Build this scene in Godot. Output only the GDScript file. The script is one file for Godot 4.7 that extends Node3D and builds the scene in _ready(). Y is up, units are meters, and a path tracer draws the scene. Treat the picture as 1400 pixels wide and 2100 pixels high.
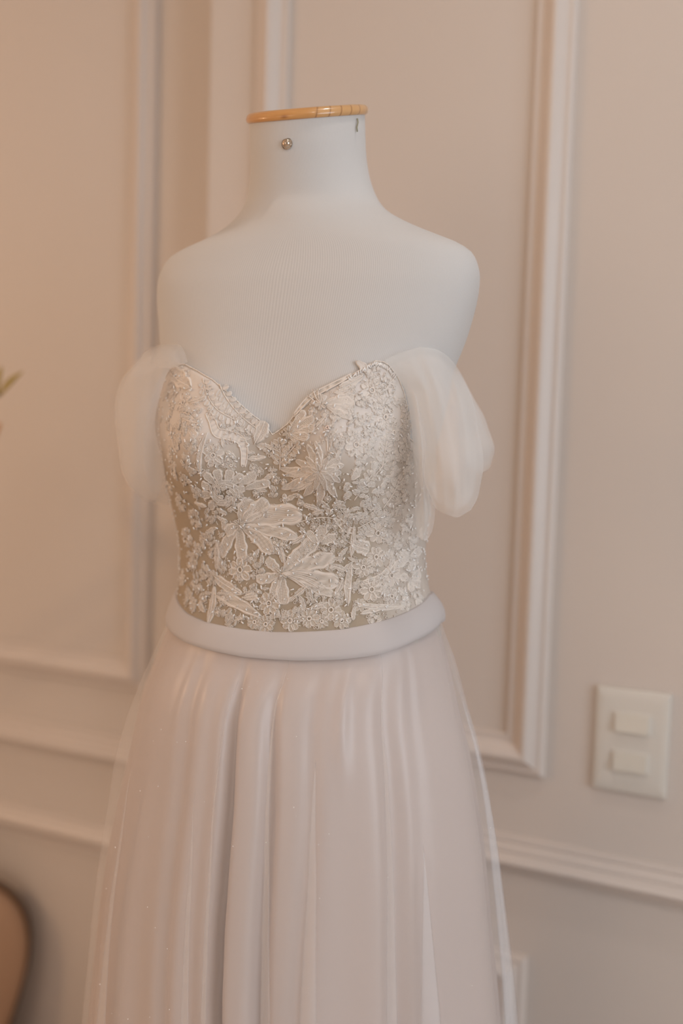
extends Node3D
# A bridal gown on a dress form in front of a panelled wall. Metres, y up.

const WALL_TURN := -25.147      # the panelled wall is turned this far from the picture plane (degrees)
const WALL_ORIGIN := Vector3(0.5737, 0.0, -1.2220)   # floor point from which the wall's own (along, up, out) axes run
const STEP := 0.0886            # the left length of wall stands this far behind the right one
const CORNER := -0.8736
const FORM_ORIGIN := Vector3(-0.0351, 0.0, -1.0870)
const FORM_TURN := -20.0
const LEAN := 0.3057

const TORSO := [  # height, half width, middle, middle, front depth, back depth, squareness, lean
	[1.1215,0.1652,-0.0,0.0,0.112,0.112,2.1,0.0],
	[1.1685,0.1545,-0.0008,0.0,0.103,0.1,2.1,0.0],
	[1.205,0.1429,-0.0019,0.0,0.097,0.09,2.1,0.0],
	[1.2311,0.1359,-0.0035,0.0,0.094,0.086,2.1,0.0],
	[1.2546,0.1325,-0.0056,0.0,0.092,0.083,2.1,0.0],
	[1.2833,0.1325,-0.0081,0.0,0.092,0.082,2.1,0.0],
	[1.3094,0.1364,-0.0107,0.0,0.092,0.083,2.1,0.0],
	[1.3407,0.1413,-0.0128,0.0,0.094,0.086,2.15,0.0],
	[1.3721,0.1464,-0.0138,0.0,0.096,0.089,2.15,0.0],
	[1.4034,0.1517,-0.0132,0.0,0.096,0.092,2.2,0.0],
	[1.4347,0.1567,-0.0112,0.0,0.094,0.094,2.2,0.0],
	[1.466,0.1585,-0.0085,0.0,0.091,0.096,2.25,0.0],
	[1.4947,0.1669,-0.0062,0.0,0.088,0.097,2.25,0.0],
	[1.5151,0.1712,-0.0046,0.0,0.086,0.098,2.25,0.0],
	[1.5344,0.1748,-0.0037,0.0,0.083,0.098,2.25,0.0],
	[1.5511,0.1762,-0.003,0.0,0.08,0.097,2.25,0.0],
	[1.5657,0.1749,-0.0021,0.0,0.076,0.096,2.2,0.0],
	[1.5824,0.1665,-0.0006,0.0,0.072,0.093,2.1,0.0],
	[1.5913,0.152,0.0011,0.0,0.07,0.091,2.0,0.0],
	[1.5992,0.132,0.0022,0.0,0.068,0.089,1.9,0.0],
	[1.607,0.1131,0.0018,0.0,0.066,0.086,1.85,0.0],
	[1.6148,0.0977,0.0,0.0,0.064,0.083,1.85,0.0],
	[1.6226,0.0856,-0.0025,0.0,0.062,0.08,1.9,0.1],
	[1.6305,0.0767,-0.0048,0.0,0.06,0.076,1.95,0.25],
	[1.6404,0.0698,-0.0066,0.0,0.058,0.071,2.0,0.4],
	[1.6561,0.0638,-0.0077,0.0023,0.057,0.066,2.0,0.6],
	[1.6754,0.0603,-0.0083,0.0052,0.057,0.062,2.0,0.8],
	[1.6947,0.0595,-0.0085,0.0081,0.058,0.06,2.0,0.95],
	[1.7208,0.0591,-0.0084,0.012,0.058,0.06,2.0,1.0],
]
const TULLE_ROWS := [[0.7665,0.2381,0.0006,0.1905,0.2095],[0.8652,0.2285,-0.0016,0.1828,0.2011],[0.9268,0.2209,-0.003,0.1767,0.1944],[0.9842,0.2125,-0.0031,0.17,0.1849],[1.0374,0.2044,-0.0046,0.1635,0.1758],[1.0829,0.1931,-0.0044,0.1545,0.1622],[1.1215,0.1796,-0.0037,0.1437,0.1437],[1.1476,0.1705,-0.0019,0.133,0.1262],[1.1685,0.1637,-0.0007,0.1228,0.1113],[1.192,0.1553,-0.0016,0.1118,0.0963],[1.2102,0.1511,-0.0029,0.1088,0.0937]]  # height, half width, middle, front depth, back depth
const SATIN_ROWS := [[0.7665,0.229,-0.0015,0.1786,0.197],[0.8652,0.2192,-0.0041,0.171,0.1885],[0.9268,0.2122,-0.0037,0.1655,0.1825],[0.9842,0.2035,-0.0023,0.1587,0.173],[1.0374,0.193,-0.0013,0.1505,0.1621],[1.0829,0.1842,-0.0024,0.1437,0.151],[1.1215,0.174,-0.0036,0.1357,0.1357],[1.1476,0.1661,-0.002,0.1262,0.1196],[1.1685,0.1598,-0.0006,0.1183,0.1055],[1.192,0.1522,-0.0018,0.1065,0.0913],[1.2102,0.1485,-0.0033,0.104,0.0891]]
const SLEEVE_FAR := [[[-0.1056,1.4678,0.0903],[-0.1317,1.4835,0.0665],[-0.1868,1.4822,0.0226],[-0.1971,1.4791,-0.0267],[-0.2042,1.4757,-0.0559]],[[-0.1192,1.4594,0.0906],[-0.1513,1.4559,0.0812],[-0.2093,1.4527,0.0332],[-0.2217,1.4483,-0.0259],[-0.2106,1.4504,-0.0622]],[[-0.1317,1.4324,0.0867],[-0.1573,1.4181,0.0865],[-0.2152,1.4131,0.0386],[-0.2272,1.4033,-0.0202],[-0.2108,1.4044,-0.0583]],[[-0.1401,1.4056,0.0813],[-0.1619,1.3778,0.0808],[-0.2099,1.3707,0.0402],[-0.2222,1.3585,-0.0184],[-0.2006,1.3588,-0.0476]],[[-0.14,1.3784,0.0728],[-0.1624,1.3469,0.0675],[-0.1981,1.3391,0.0385],[-0.2046,1.3259,-0.0115],[-0.1911,1.3254,-0.0377]],[[-0.1397,1.3553,0.0586],[-0.1519,1.3261,0.0547],[-0.1822,1.3207,0.0289],[-0.1857,1.3143,-0.0067],[-0.18,1.3122,-0.0299]]]
const SLEEVE_FAR_FLAP := [[[-0.0947,1.4663,0.0971],[-0.1183,1.485,0.0722],[-0.1566,1.4872,0.0486],[-0.1893,1.4821,0.0235]],[[-0.098,1.4629,0.104],[-0.1208,1.4717,0.0902],[-0.1602,1.4708,0.0619],[-0.1908,1.469,0.0358]],[[-0.1103,1.4591,0.1034],[-0.1297,1.4604,0.089],[-0.1589,1.4548,0.0734],[-0.1934,1.4524,0.0488]]]
const SLEEVE_NEAR_FRONT := [[[0.1062,1.4699,0.0832],[0.1287,1.4812,0.0684],[0.1481,1.4821,0.0467],[0.1527,1.4686,-0.0198],[0.1301,1.4638,-0.0912]],[[0.1235,1.4441,0.0742],[0.1474,1.4488,0.0852],[0.1685,1.4481,0.0616],[0.1658,1.4459,-0.0173],[0.1337,1.4426,-0.0908]],[[0.1296,1.4113,0.0662],[0.1561,1.415,0.0955],[0.1803,1.4137,0.0761],[0.1779,1.4168,-0.0087],[0.1381,1.4081,-0.0895]],[[0.1302,1.3825,0.0583],[0.1603,1.3839,0.1018],[0.1865,1.3824,0.0871],[0.1862,1.379,0.002],[0.1424,1.3712,-0.0774]],[[0.1405,1.3551,0.0687],[0.1627,1.3548,0.098],[0.186,1.3511,0.0898],[0.1869,1.348,0.015],[0.1461,1.3457,-0.0553]],[[0.1507,1.3356,0.0612],[0.1635,1.3311,0.0836],[0.1808,1.3256,0.0831],[0.1866,1.3327,0.0431],[0.1493,1.332,-0.0234]]]
const SLEEVE_NEAR_BACK := [[[0.1421,1.4653,-0.0317],[0.1467,1.4687,-0.0443],[0.15,1.4547,-0.0657],[0.131,1.4515,-0.1119]],[[0.1531,1.4375,-0.0227],[0.164,1.4383,-0.0374],[0.1653,1.424,-0.0688],[0.1355,1.4194,-0.1215]],[[0.1615,1.4126,-0.0131],[0.1757,1.4107,-0.0288],[0.1763,1.4011,-0.0709],[0.1392,1.3976,-0.1211]],[[0.1675,1.3881,-0.0025],[0.1816,1.386,-0.0182],[0.1811,1.3841,-0.0712],[0.145,1.3815,-0.1112]],[[0.1684,1.371,-0.0015],[0.1783,1.3634,-0.0258],[0.1789,1.3711,-0.0694],[0.1478,1.3709,-0.1007]]]
const SLEEVE_NEAR_HANGING := [[[0.1251,1.4424,0.0728],[0.1356,1.4422,0.0793],[0.1394,1.4408,0.0621],[0.1422,1.4367,0.0507]],[[0.1303,1.3965,0.062],[0.1473,1.3968,0.0948],[0.151,1.3948,0.0776],[0.1527,1.3948,0.061]],[[0.1336,1.3498,0.0609],[0.1479,1.3515,0.0876],[0.1542,1.3515,0.08],[0.1556,1.3509,0.0635]],[[0.136,1.3218,0.0624],[0.1488,1.3239,0.0842],[0.1544,1.3238,0.0769],[0.1545,1.3227,0.0609]],[[0.1374,1.3026,0.0581],[0.1469,1.3015,0.0761],[0.1503,1.3016,0.0695],[0.1517,1.3082,0.0578]]]
const LACE := [  # kind, angle round the body, height, sizes in millimetres
	["peony",27.0,1.3634,[[-44.5,1.4,11.9],[-44.5,-19.1,13.7],[-25.1,10.5,11.9],[-10.6,26.4,11.9],[2.4,26.4,10.0],[31.4,15.5,13.7],[37.2,7.3,10.0],[28.5,0.0,11.9],[26.6,-9.1,11.9],[21.8,-25.5,13.7],[-3.4,-36.5,13.7],[-19.3,-25.5,12.8],[-33.4,-21.0,11.9],[-39.7,-5.5,10.9]],[]],
	["lily",-8.8,1.3073,[[69.0,13.5,26.9],[62.6,-9.1,15.4],[36.1,-26.9,19.2],[3.2,-36.6,17.3],[14.9,26.9,21.2],[-17.5,-10.6,15.4],[-24.9,-35.6,16.4],[31.8,26.0,19.2]],[]],
	["rose",-11.9,1.3385,[[-18.7,21.0,11.4],[-5.9,26.2,11.4],[6.9,26.2,11.4],[18.7,21.0,11.4],[32.4,23.8,13.3],[47.7,13.3,12.4],[-25.1,9.5,11.4],[-29.0,-4.8,12.4],[-22.6,-18.1,11.4],[21.6,5.7,10.5]],[]],
	["lily",7.0,1.2618,[[63.6,-6.2,21.0],[57.5,18.6,20.0],[37.5,37.6,19.0],[4.0,-31.0,17.1],[-9.5,-22.4,12.4],[-28.5,-8.1,13.3],[-17.0,13.8,13.3],[56.5,-18.6,13.3],[16.5,23.3,14.3]],[[31.5,0.5],[37.5,-3.3],[40.5,-7.6],[39.0,-11.9],[32.5,4.3],[29.5,-14.3]]],
	["lily",22.1,1.4266,[[46.8,-4.6,22.0],[42.9,6.4,15.6],[43.9,-13.7,8.2],[-9.8,10.1,4.6],[-2.4,11.0,4.6],[3.9,9.2,4.6],[-11.7,2.7,5.5]],[[-9.8,12.8],[-4.9,13.7],[-13.7,7.3]]],
	["tulip",11.1,1.3991,[[17.0,21.3,11.1],[28.3,14.9,12.1],[30.0,5.6,11.1],[23.8,-3.7,11.1],[11.3,-7.9,8.4]],[]],
	["lily",23.7,1.2919,[[3.3,19.8,14.1],[16.6,8.5,12.3],[-11.8,13.2,10.4]],[]],
	["lily",71.0,1.2563,[[22.3,5.8,14.6],[19.3,-7.3,14.6],[-11.9,3.9,11.7],[3.0,-12.6,11.7]],[]],
	["lily",72.0,1.279,[[23.2,5.8,12.6],[18.5,-4.9,11.7],[-18.5,-7.8,11.7],[-12.4,5.8,9.7]],[]],
	["daisy",-13.4,1.3748,11.6,8],
	["daisy",40.3,1.3895,12.2,8],
	["daisy",-10.9,1.2618,13.6,8],
	["daisy",1.2,1.2313,12.3,8],
	["daisy",0.1,1.2107,9.6,8],
	["daisy",9.6,1.2163,11.7,8],
	["daisy",58.7,1.2618,11.8,8],
	["daisy",46.7,1.2486,12.8,8],
	["daisy",26.7,1.2287,11.6,8],
	["daisy",30.8,1.2188,9.5,8],
	["daisy",17.3,1.2196,10.6,8],
	["daisy",51.3,1.3043,11.7,8],
	["daisy",50.3,1.2805,10.7,8],
	["daisy",48.7,1.4163,10.3,8],
	["daisy",57.2,1.2416,9.7,8],
	["daisy",43.4,1.2702,10.6,8],
	["daisy",40.0,1.4409,12.4,8],
	["daisy",-30.3,1.4259,12.0,8],
	["daisy",54.6,1.402,9.4,8],
	["daisy",-4.2,1.2118,8.6,8],
	["daisy",22.4,1.2174,7.4,8],
	["daisy",39.8,1.2339,7.4,8],
	["daisy",-19.6,1.2317,8.2,8],
	["leaf",-36.2,1.4493,52.3,26.1,-20],
	["leaf",-23.7,1.4075,28.1,7.5,-10],
	["leaf",-21.9,1.3958,15.0,10.5,-32],
	["leaf",-18.0,1.3763,43.5,8.3,78],
	["leaf",-7.3,1.3752,14.1,6.6,-35],
	["leaf",0.6,1.3737,19.3,7.6,8],
	["leaf",1.9,1.3851,12.8,8.5,-10],
	["leaf",0.9,1.3983,24.6,16.6,67],
	["leaf",31.3,1.4486,27.6,11.9,30],
	["leaf",41.8,1.362,14.1,10.9,58],
	["leaf",38.0,1.3411,12.1,8.5,54],
	["leaf",33.9,1.3322,10.2,6.5,80],
	["leaf",42.3,1.2908,21.5,18.2,-19],
	["leaf",52.3,1.2328,52.9,8.6,-3],
	["leaf",36.2,1.2552,42.6,10.5,86],
	["leaf",-12.2,1.2251,63.1,17.5,-17],
	["leaf",-17.3,1.2449,41.2,15.1,-21],
	["leaf",-6.5,1.2364,17.3,10.0,13],
	["leaf",29.0,1.326,11.2,6.5,-40],
	["leaf",37.0,1.3231,11.2,6.6,70],
	["leaf",38.0,1.3495,11.0,8.5,69],
	["leaf",15.0,1.297,19.3,7.7,34],
	["leaf",21.9,1.2331,19.0,8.5,20],
	["leaf",-26.0,1.2232,39.6,12.3,84],
	["leaf",44.9,1.2273,21.8,6.7,10],
	["leaf",33.4,1.4637,15.7,9.2,-40],
	["leaf",28.8,1.4398,16.5,7.3,20],
	["leaf",-47.5,1.4387,24.9,15.2,59],
	["leaf",-54.4,1.4137,18.3,13.4,69],
	["leaf",3.2,1.2203,14.9,8.0,38],
	["leaf",38.5,1.2963,33.0,7.7,88],
	["leaf",36.5,1.2258,14.2,6.7,85],
	["leaf",-22.4,1.2735,29.5,10.4,85],
	["sprig",-5.2,1.417,[[-27.7,27.8],[-13.4,10.8],[3.3,-5.7],[22.9,-19.3]],7.1],
	["sprig",-18.5,1.4354,[[-10.2,15.8],[0.0,-1.4],[14.7,-17.7],[31.6,-27.2]],6.7],
	["sprig",8.6,1.3792,[[0.0,-16.3],[0.5,-3.7],[-0.5,8.4]],7.0],
	["sprig",12.4,1.3796,[[-9.9,-10.2],[-1.2,-0.9],[7.0,7.4]],6.5],
	["sprig",52.8,1.3825,[[-1.7,-14.8],[0.0,0.0],[1.7,11.6]],6.9],
	["sprig",51.6,1.3649,[[-12.6,-16.7],[0.0,0.5],[11.5,12.0]],6.9],
	["sprig",54.9,1.4002,[[1.8,-11.6],[0.0,0.0],[-3.5,11.1]],6.0],
	["sprig",26.0,1.3172,[[-29.3,-6.5],[-0.9,1.9],[29.3,-1.9]],4.2],
	["sprig",45.4,1.3521,[[-6.3,-16.1],[1.0,0.0],[8.4,10.6]],6.5],
	["sprig",59.0,1.3425,[[-7.4,-14.1],[1.2,1.4],[6.1,14.1]],6.6],
	["sprig",28.5,1.3939,[[-4.6,12.7],[-0.9,0.0],[0.9,-11.8]],2.3],
	["sprig",30.8,1.3939,[[3.6,10.0],[-0.9,0.0],[-3.6,-11.8]],2.3],
	["sprig",-24.7,1.4134,[[-24.9,3.8],[0.0,0.0],[12.8,-8.6]],5.7],
	["sprig",-37.2,1.3939,[[-8.6,9.8],[2.2,-1.0],[10.8,-12.3]],6.9],
	["sprig",34.4,1.3304,[[-4.7,9.3],[0.0,-2.3],[7.4,-12.1]],6.0],
	["sprig",45.7,1.3135,[[-8.6,-4.7],[0.5,0.5],[10.6,7.1]],5.6],
	["band",-7.5,1.3954,[[-30.6,21.2],[-21.2,13.2],[-13.6,1.9],[-1.9,-0.5],[9.9,-5.2],[13.6,-16.9],[11.3,-31.0]],8.9],
	["band",16.5,1.4438,[[-14.1,-28.6],[0.0,-11.6],[20.1,0.0],[45.3,11.6]],4.2],
	["band",38.0,1.3135,[[-14.3,7.0],[-3.8,-4.7],[4.8,-8.0]],6.6],
	["band",52.6,1.2625,[[-18.6,-7.2],[0.0,-1.0],[15.9,14.3]],4.8],
	["cluster",38.8,1.4574,12.0],
	["cluster",43.1,1.4277,11.0],
	["cluster",47.7,1.4314,11.1],
	["cluster",-41.8,1.3741,9.9],
	["cluster",-39.5,1.359,11.8],
	["cluster",-30.1,1.3491,9.7],
	["cluster",-42.9,1.3245,12.0],
	["cluster",-33.1,1.3102,11.9],
	["cluster",-45.2,1.2878,12.1],
	["cluster",-29.0,1.2882,10.9],
	["cluster",-43.4,1.2636,12.1],
	["cluster",-37.7,1.2423,12.0],
	["cluster",-44.6,1.2254,11.2],
	["cluster",-27.0,1.2504,9.9],
	["cluster",-26.7,1.3686,8.6],
	["cluster",49.5,1.3304,11.2],
	["cluster",57.7,1.3198,11.4],
	["cluster",65.4,1.3396,9.5],
	["cluster",69.2,1.3124,10.6],
	["cluster",62.0,1.2952,10.6],
	["cluster",75.3,1.2948,8.8],
	["cluster",66.4,1.3682,8.5],
	["cluster",61.3,1.3895,8.4],
	["cluster",43.9,1.373,7.3],
	["cluster",43.4,1.4042,7.3],
	["cluster",76.4,1.2375,8.8],
	["cluster",45.9,1.4464,9.2],
	["cluster",-39.8,1.2192,9.1],
	["cluster",-39.3,1.4236,7.9],
	["cluster",46.2,1.3836,7.3],
	["cluster",34.2,1.4174,6.4],
	["cluster",33.6,1.3899,5.4],
	["cluster",19.1,1.2397,7.6],
	["cluster",-14.7,1.2089,6.8],
	["cluster",12.9,1.2254,6.6],
	["cluster",-41.8,1.4387,10.0],
	["cluster",-43.6,1.4038,8.0],
	["cluster",-32.1,1.3869,8.7],
	["cluster",-24.4,1.3374,9.6],
	["cluster",-21.6,1.3135,9.7],
	["cluster",-22.6,1.2834,8.8],
	["cluster",-37.0,1.2754,10.0],
	["cluster",-55.9,1.2423,9.3],
	["cluster",-52.8,1.3381,7.1],
	["cluster",-32.1,1.2566,9.0],
	["cluster",-20.9,1.2643,7.8],
	["cluster",43.4,1.3499,8.3],
	["cluster",47.2,1.3352,8.4],
	["cluster",53.1,1.3209,8.5],
	["cluster",43.4,1.304,7.5],
	["cluster",57.2,1.3007,9.5],
	["cluster",67.4,1.2787,9.7],
	["cluster",48.7,1.2629,8.6],
	["cluster",53.1,1.2478,8.6],
	["cluster",75.3,1.2676,8.8],
	["cluster",65.1,1.2324,7.7],
	["cluster",45.7,1.2199,6.6],
	["cluster",38.2,1.3994,7.3],
	["cluster",47.2,1.4049,7.4],
	["cluster",37.0,1.4314,7.3],
	["cluster",29.0,1.4167,5.5],
	["cluster",31.3,1.4402,6.4],
	["cluster",5.8,1.3414,6.6],
	["cluster",1.7,1.3216,4.8],
	["cluster",16.2,1.2853,6.6],
	["cluster",-1.9,1.2658,6.7],
	["cluster",-4.5,1.2427,6.7],
	["cluster",19.3,1.2467,6.6],
	["cluster",-17.5,1.2155,6.8],
	["cluster",7.0,1.221,6.7],
	["cluster",31.3,1.2408,5.7],
	["cluster",-22.1,1.3803,5.7],
	["cluster",58.7,1.282,7.2],
	["cluster",43.4,1.322,7.0],
	["cluster",57.2,1.3778,8.4],
	["cluster",-31.9,1.4042,5.8],
	["leaf",9.8,1.2889,9.7,4.4,136],
	["daisy",34.2,1.3961,5.6,6],
	["daisy",28.0,1.311,4.7,6],
	["daisy",16.8,1.3322,3.7,5],
	["cluster",42.3,1.4156,4.1],
	["leaf",28.0,1.3319,11.6,5.6,128],
	["leaf",1.4,1.3418,12.4,5.7,1],
	["leaf",-16.5,1.3117,13.7,6.2,155],
	["daisy",33.9,1.2959,5.8,6],
	["cluster",63.8,1.3267,5.7],
	["leaf",10.4,1.2948,9.7,4.4,40],
	["leaf",-0.9,1.2739,12.0,6.3,86],
	["cluster",58.5,1.4068,4.2],
	["leaf",34.2,1.2849,14.7,6.6,50],
	["leaf",-9.8,1.3877,11.8,5.6,101],
	["leaf",35.7,1.4101,9.3,4.2,39],
	["leaf",24.2,1.4112,16.8,8.1,53],
	["daisy",-32.1,1.2284,6.1,6],
	["leaf",19.1,1.3183,9.6,4.4,138],
	["leaf",38.5,1.2779,12.0,5.7,157],
	["leaf",4.5,1.3847,12.6,5.8,161],
	["cluster",60.8,1.4024,5.6],
	["leaf",-15.5,1.417,9.9,4.5,143],
	["cluster",55.1,1.3557,5.6],
	["daisy",34.4,1.3062,3.7,5],
	["daisy",19.3,1.4196,4.6,5],
	["cluster",65.6,1.2397,4.3],
	["leaf",21.6,1.3286,17.7,8.1,164],
	["leaf",5.0,1.3561,15.6,6.9,25],
	["daisy",-7.5,1.3657,5.8,5],
	["leaf",30.1,1.3987,9.1,4.1,59],
	["cluster",51.3,1.3469,4.2],
	["daisy",24.7,1.4167,4.6,6],
	["cluster",46.2,1.3921,4.1],
	["leaf",-2.9,1.3917,11.8,5.6,10],
	["leaf",-13.7,1.4119,9.8,4.3,8],
	["daisy",-8.3,1.3715,3.7,5],
	["leaf",-10.9,1.3311,17.7,8.3,36],
	["leaf",-19.3,1.4016,9.8,5.0,119],
	["leaf",20.9,1.4093,9.7,4.5,137],
	["leaf",12.7,1.3374,16.0,7.0,28],
	["cluster",66.1,1.3546,5.7],
	["daisy",1.2,1.3609,4.7,6],
	["leaf",33.4,1.2783,9.4,4.3,81],
	["cluster",59.0,1.3594,5.6],
	["leaf",-6.0,1.3991,9.4,4.2,6],
	["cluster",58.2,1.4185,7.0],
	["leaf",-7.8,1.4013,11.8,5.6,28],
	["daisy",7.8,1.2904,4.8,5],
	["daisy",-10.1,1.3664,3.7,5],
	["cluster",64.1,1.2456,5.8],
	["leaf",-8.6,1.2412,9.7,5.0,105],
	["daisy",7.0,1.3528,4.7,6],
	["daisy",32.1,1.2632,4.8,5],
	["leaf",17.0,1.3051,9.5,4.4,128],
	["daisy",-0.4,1.3642,4.7,5],
	["leaf",16.5,1.3389,10.2,4.5,148],
	["leaf",15.2,1.2324,14.7,6.8,99],
	["leaf",29.5,1.2871,11.8,5.7,87],
	["cluster",54.6,1.4295,5.6],
	["leaf",7.8,1.2801,17.2,8.5,103],
	["leaf",29.0,1.4079,9.1,4.1,89],
	["leaf",-10.4,1.3245,15.4,7.0,39],
	["leaf",31.3,1.2783,11.8,5.7,177],
	["leaf",41.1,1.3165,9.4,4.4,63],
	["cluster",39.8,1.253,5.7],
	["leaf",-15.5,1.3198,13.1,6.2,150],
	["daisy",29.3,1.2434,3.7,6],
	["leaf",35.7,1.2713,14.7,6.7,39],
	["leaf",-22.4,1.4288,22.6,9.2,17],
	["cluster",-27.0,1.3972,4.3],
	["daisy",5.8,1.2849,5.9,6],
	["leaf",5.8,1.3763,9.6,4.6,120],
	["daisy",28.3,1.4064,3.6,6],
	["leaf",-2.7,1.2794,12.2,6.3,62],
	["leaf",31.3,1.2695,17.0,8.0,161],
	["leaf",11.1,1.2379,12.1,5.8,38],
	["leaf",10.1,1.3348,11.8,6.3,90],
	["daisy",31.1,1.311,3.7,6],
	["daisy",31.1,1.2933,3.7,5],
	["cluster",-41.1,1.4137,4.5],
	["leaf",-5.5,1.4079,11.8,5.7,150],
	["leaf",-2.2,1.3983,9.5,4.3,140],
	["leaf",24.4,1.3242,14.8,6.6,20],
	["cluster",60.5,1.4079,7.0],
	["leaf",-4.7,1.257,9.6,4.8,89],
	["daisy",-21.9,1.2166,4.9,5],
	["leaf",-19.8,1.3605,11.0,4.3,4],
	["leaf",31.6,1.2522,17.0,8.1,64],
	["cluster",-23.7,1.3594,5.7],
	["cluster",49.5,1.3704,5.5],
	["leaf",-4.5,1.4002,11.8,5.7,162],
	["daisy",-27.0,1.2739,3.9,5],
	["daisy",28.3,1.2698,4.8,5],
	["leaf",30.1,1.3774,9.1,4.1,82],
	["leaf",-28.8,1.2346,14.3,4.7,5],
	["leaf",-17.5,1.3583,12.5,5.9,32],
	["leaf",24.7,1.3873,11.6,5.9,120],
	["daisy",29.3,1.3378,3.6,6],
	["leaf",40.8,1.3282,12.1,5.7,18],
	["cluster",82.5,1.3025,5.9],
	["cluster",-24.9,1.3844,4.3],
	["leaf",-32.1,1.2188,15.6,8.3,143],
	["cluster",66.6,1.38,4.3],
	["daisy",-5.2,1.2742,5.9,5],
	["cluster",-27.8,1.4024,4.3],
	["leaf",33.9,1.3814,11.4,5.5,63],
	["leaf",-0.1,1.2456,10.4,4.3,4],
	["leaf",-18.5,1.2952,11.1,5.1,36],
	["leaf",-25.7,1.3256,16.8,6.7,166],
	["cluster",38.8,1.4123,6.8],
	["leaf",-10.6,1.4038,9.5,4.3,147],
	["daisy",10.1,1.3513,3.7,5],
	["cluster",61.5,1.3767,5.6],
	["daisy",4.7,1.2915,4.8,6],
	["leaf",23.9,1.2401,9.5,4.3,88],
	["leaf",6.0,1.3627,10.4,4.3,4],
	["leaf",-4.5,1.2331,10.7,4.4,167],
	["leaf",-1.2,1.3789,9.5,4.2,175],
	["leaf",14.5,1.2372,11.9,5.8,120],
	["leaf",-10.4,1.2137,13.9,6.1,17],
	["leaf",3.7,1.3807,9.6,4.5,128],
	["leaf",25.5,1.2864,9.4,4.3,132],
	["leaf",-20.9,1.4189,12.0,4.6,12],
	["daisy",22.1,1.3095,3.7,6],
	["leaf",14.7,1.2456,17.3,8.2,40],
	["cluster",53.6,1.3469,4.2],
	["leaf",36.2,1.3018,9.5,4.3,39],
	["leaf",18.3,1.3304,9.8,4.5,138],
	["daisy",-6.5,1.3356,4.8,5],
	["daisy",39.8,1.3205,3.7,6],
	["leaf",-23.7,1.2992,15.3,6.9,25],
	["cluster",-21.6,1.3888,4.3],
	["daisy",-0.4,1.3396,3.7,5],
	["leaf",-16.8,1.3047,12.2,6.9,82],
	["cluster",59.5,1.3668,5.6],
	["daisy",30.8,1.3029,3.7,5],
]


var M := {}
var counts := {}
var rng := RandomNumberGenerator.new()
var noise := FastNoiseLite.new()

# ---------------------------------------------------------------- helpers

func numbered(called: String) -> String:
	counts[called] = counts.get(called, -1) + 1
	return called if counts[called] == 0 else "%s_%03d" % [called, counts[called]]

func tag(o: Node, label := "", category := "", group := "", kind := "") -> void:
	if label: o.set_meta("label", label)
	if category: o.set_meta("category", category)
	if group: o.set_meta("group", group)
	if kind: o.set_meta("kind", kind)

func thing(called: String, label: String, category: String, at: Vector3, turn := 0.0) -> Node3D:
	var o := Node3D.new()
	o.name = numbered(called)
	o.position = at
	o.rotation_degrees.y = turn
	tag(o, label, category)
	add_child(o)
	return o

func begin() -> SurfaceTool:
	var st := SurfaceTool.new()
	st.begin(Mesh.PRIMITIVE_TRIANGLES)
	return st

func finish(st: SurfaceTool, called: String, mat: Material, parent: Node) -> MeshInstance3D:
	st.generate_normals()
	var o := MeshInstance3D.new()
	o.name = called
	o.mesh = st.commit()
	o.material_override = null
	o.mesh.surface_set_material(0, mat)
	parent.add_child(o, true)
	return o

func struct(st: SurfaceTool, called: String, mat: Material, label: String) -> MeshInstance3D:
	var o := finish(st, called, mat, self)
	o.position = WALL_ORIGIN
	o.rotation_degrees.y = WALL_TURN
	tag(o, label, "", "", "structure")
	return o

# rows of points; front faces are seen when rows run upwards and columns run to the right
func grid(st: SurfaceTool, rows: Array, flip := false, uv_scale := Vector2.ONE, smooth := 0) -> void:
	var nr := rows.size() - 1
	var nc: int = rows[0].size() - 1
	st.set_smooth_group(smooth)
	for r in nr:
		for c in nc:
			var q := [[r, c], [r + 1, c], [r + 1, c + 1], [r, c], [r + 1, c + 1], [r, c + 1]]
			if flip: q.reverse()
			for i in q:
				st.set_uv(Vector2(float(i[1]) / nc, float(i[0]) / nr) * uv_scale)
				st.add_vertex(rows[i[0]][i[1]])

func quad(st: SurfaceTool, a: Vector3, b: Vector3, c: Vector3, d: Vector3) -> void:
	st.set_smooth_group(-1)
	var uv := [Vector2(0, 0), Vector2(0, 1), Vector2(1, 1), Vector2(1, 0)]
	var p := [a, b, c, d]
	for i in [0, 1, 2, 0, 2, 3]:
		st.set_uv(uv[i])
		st.add_vertex(p[i])

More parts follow.
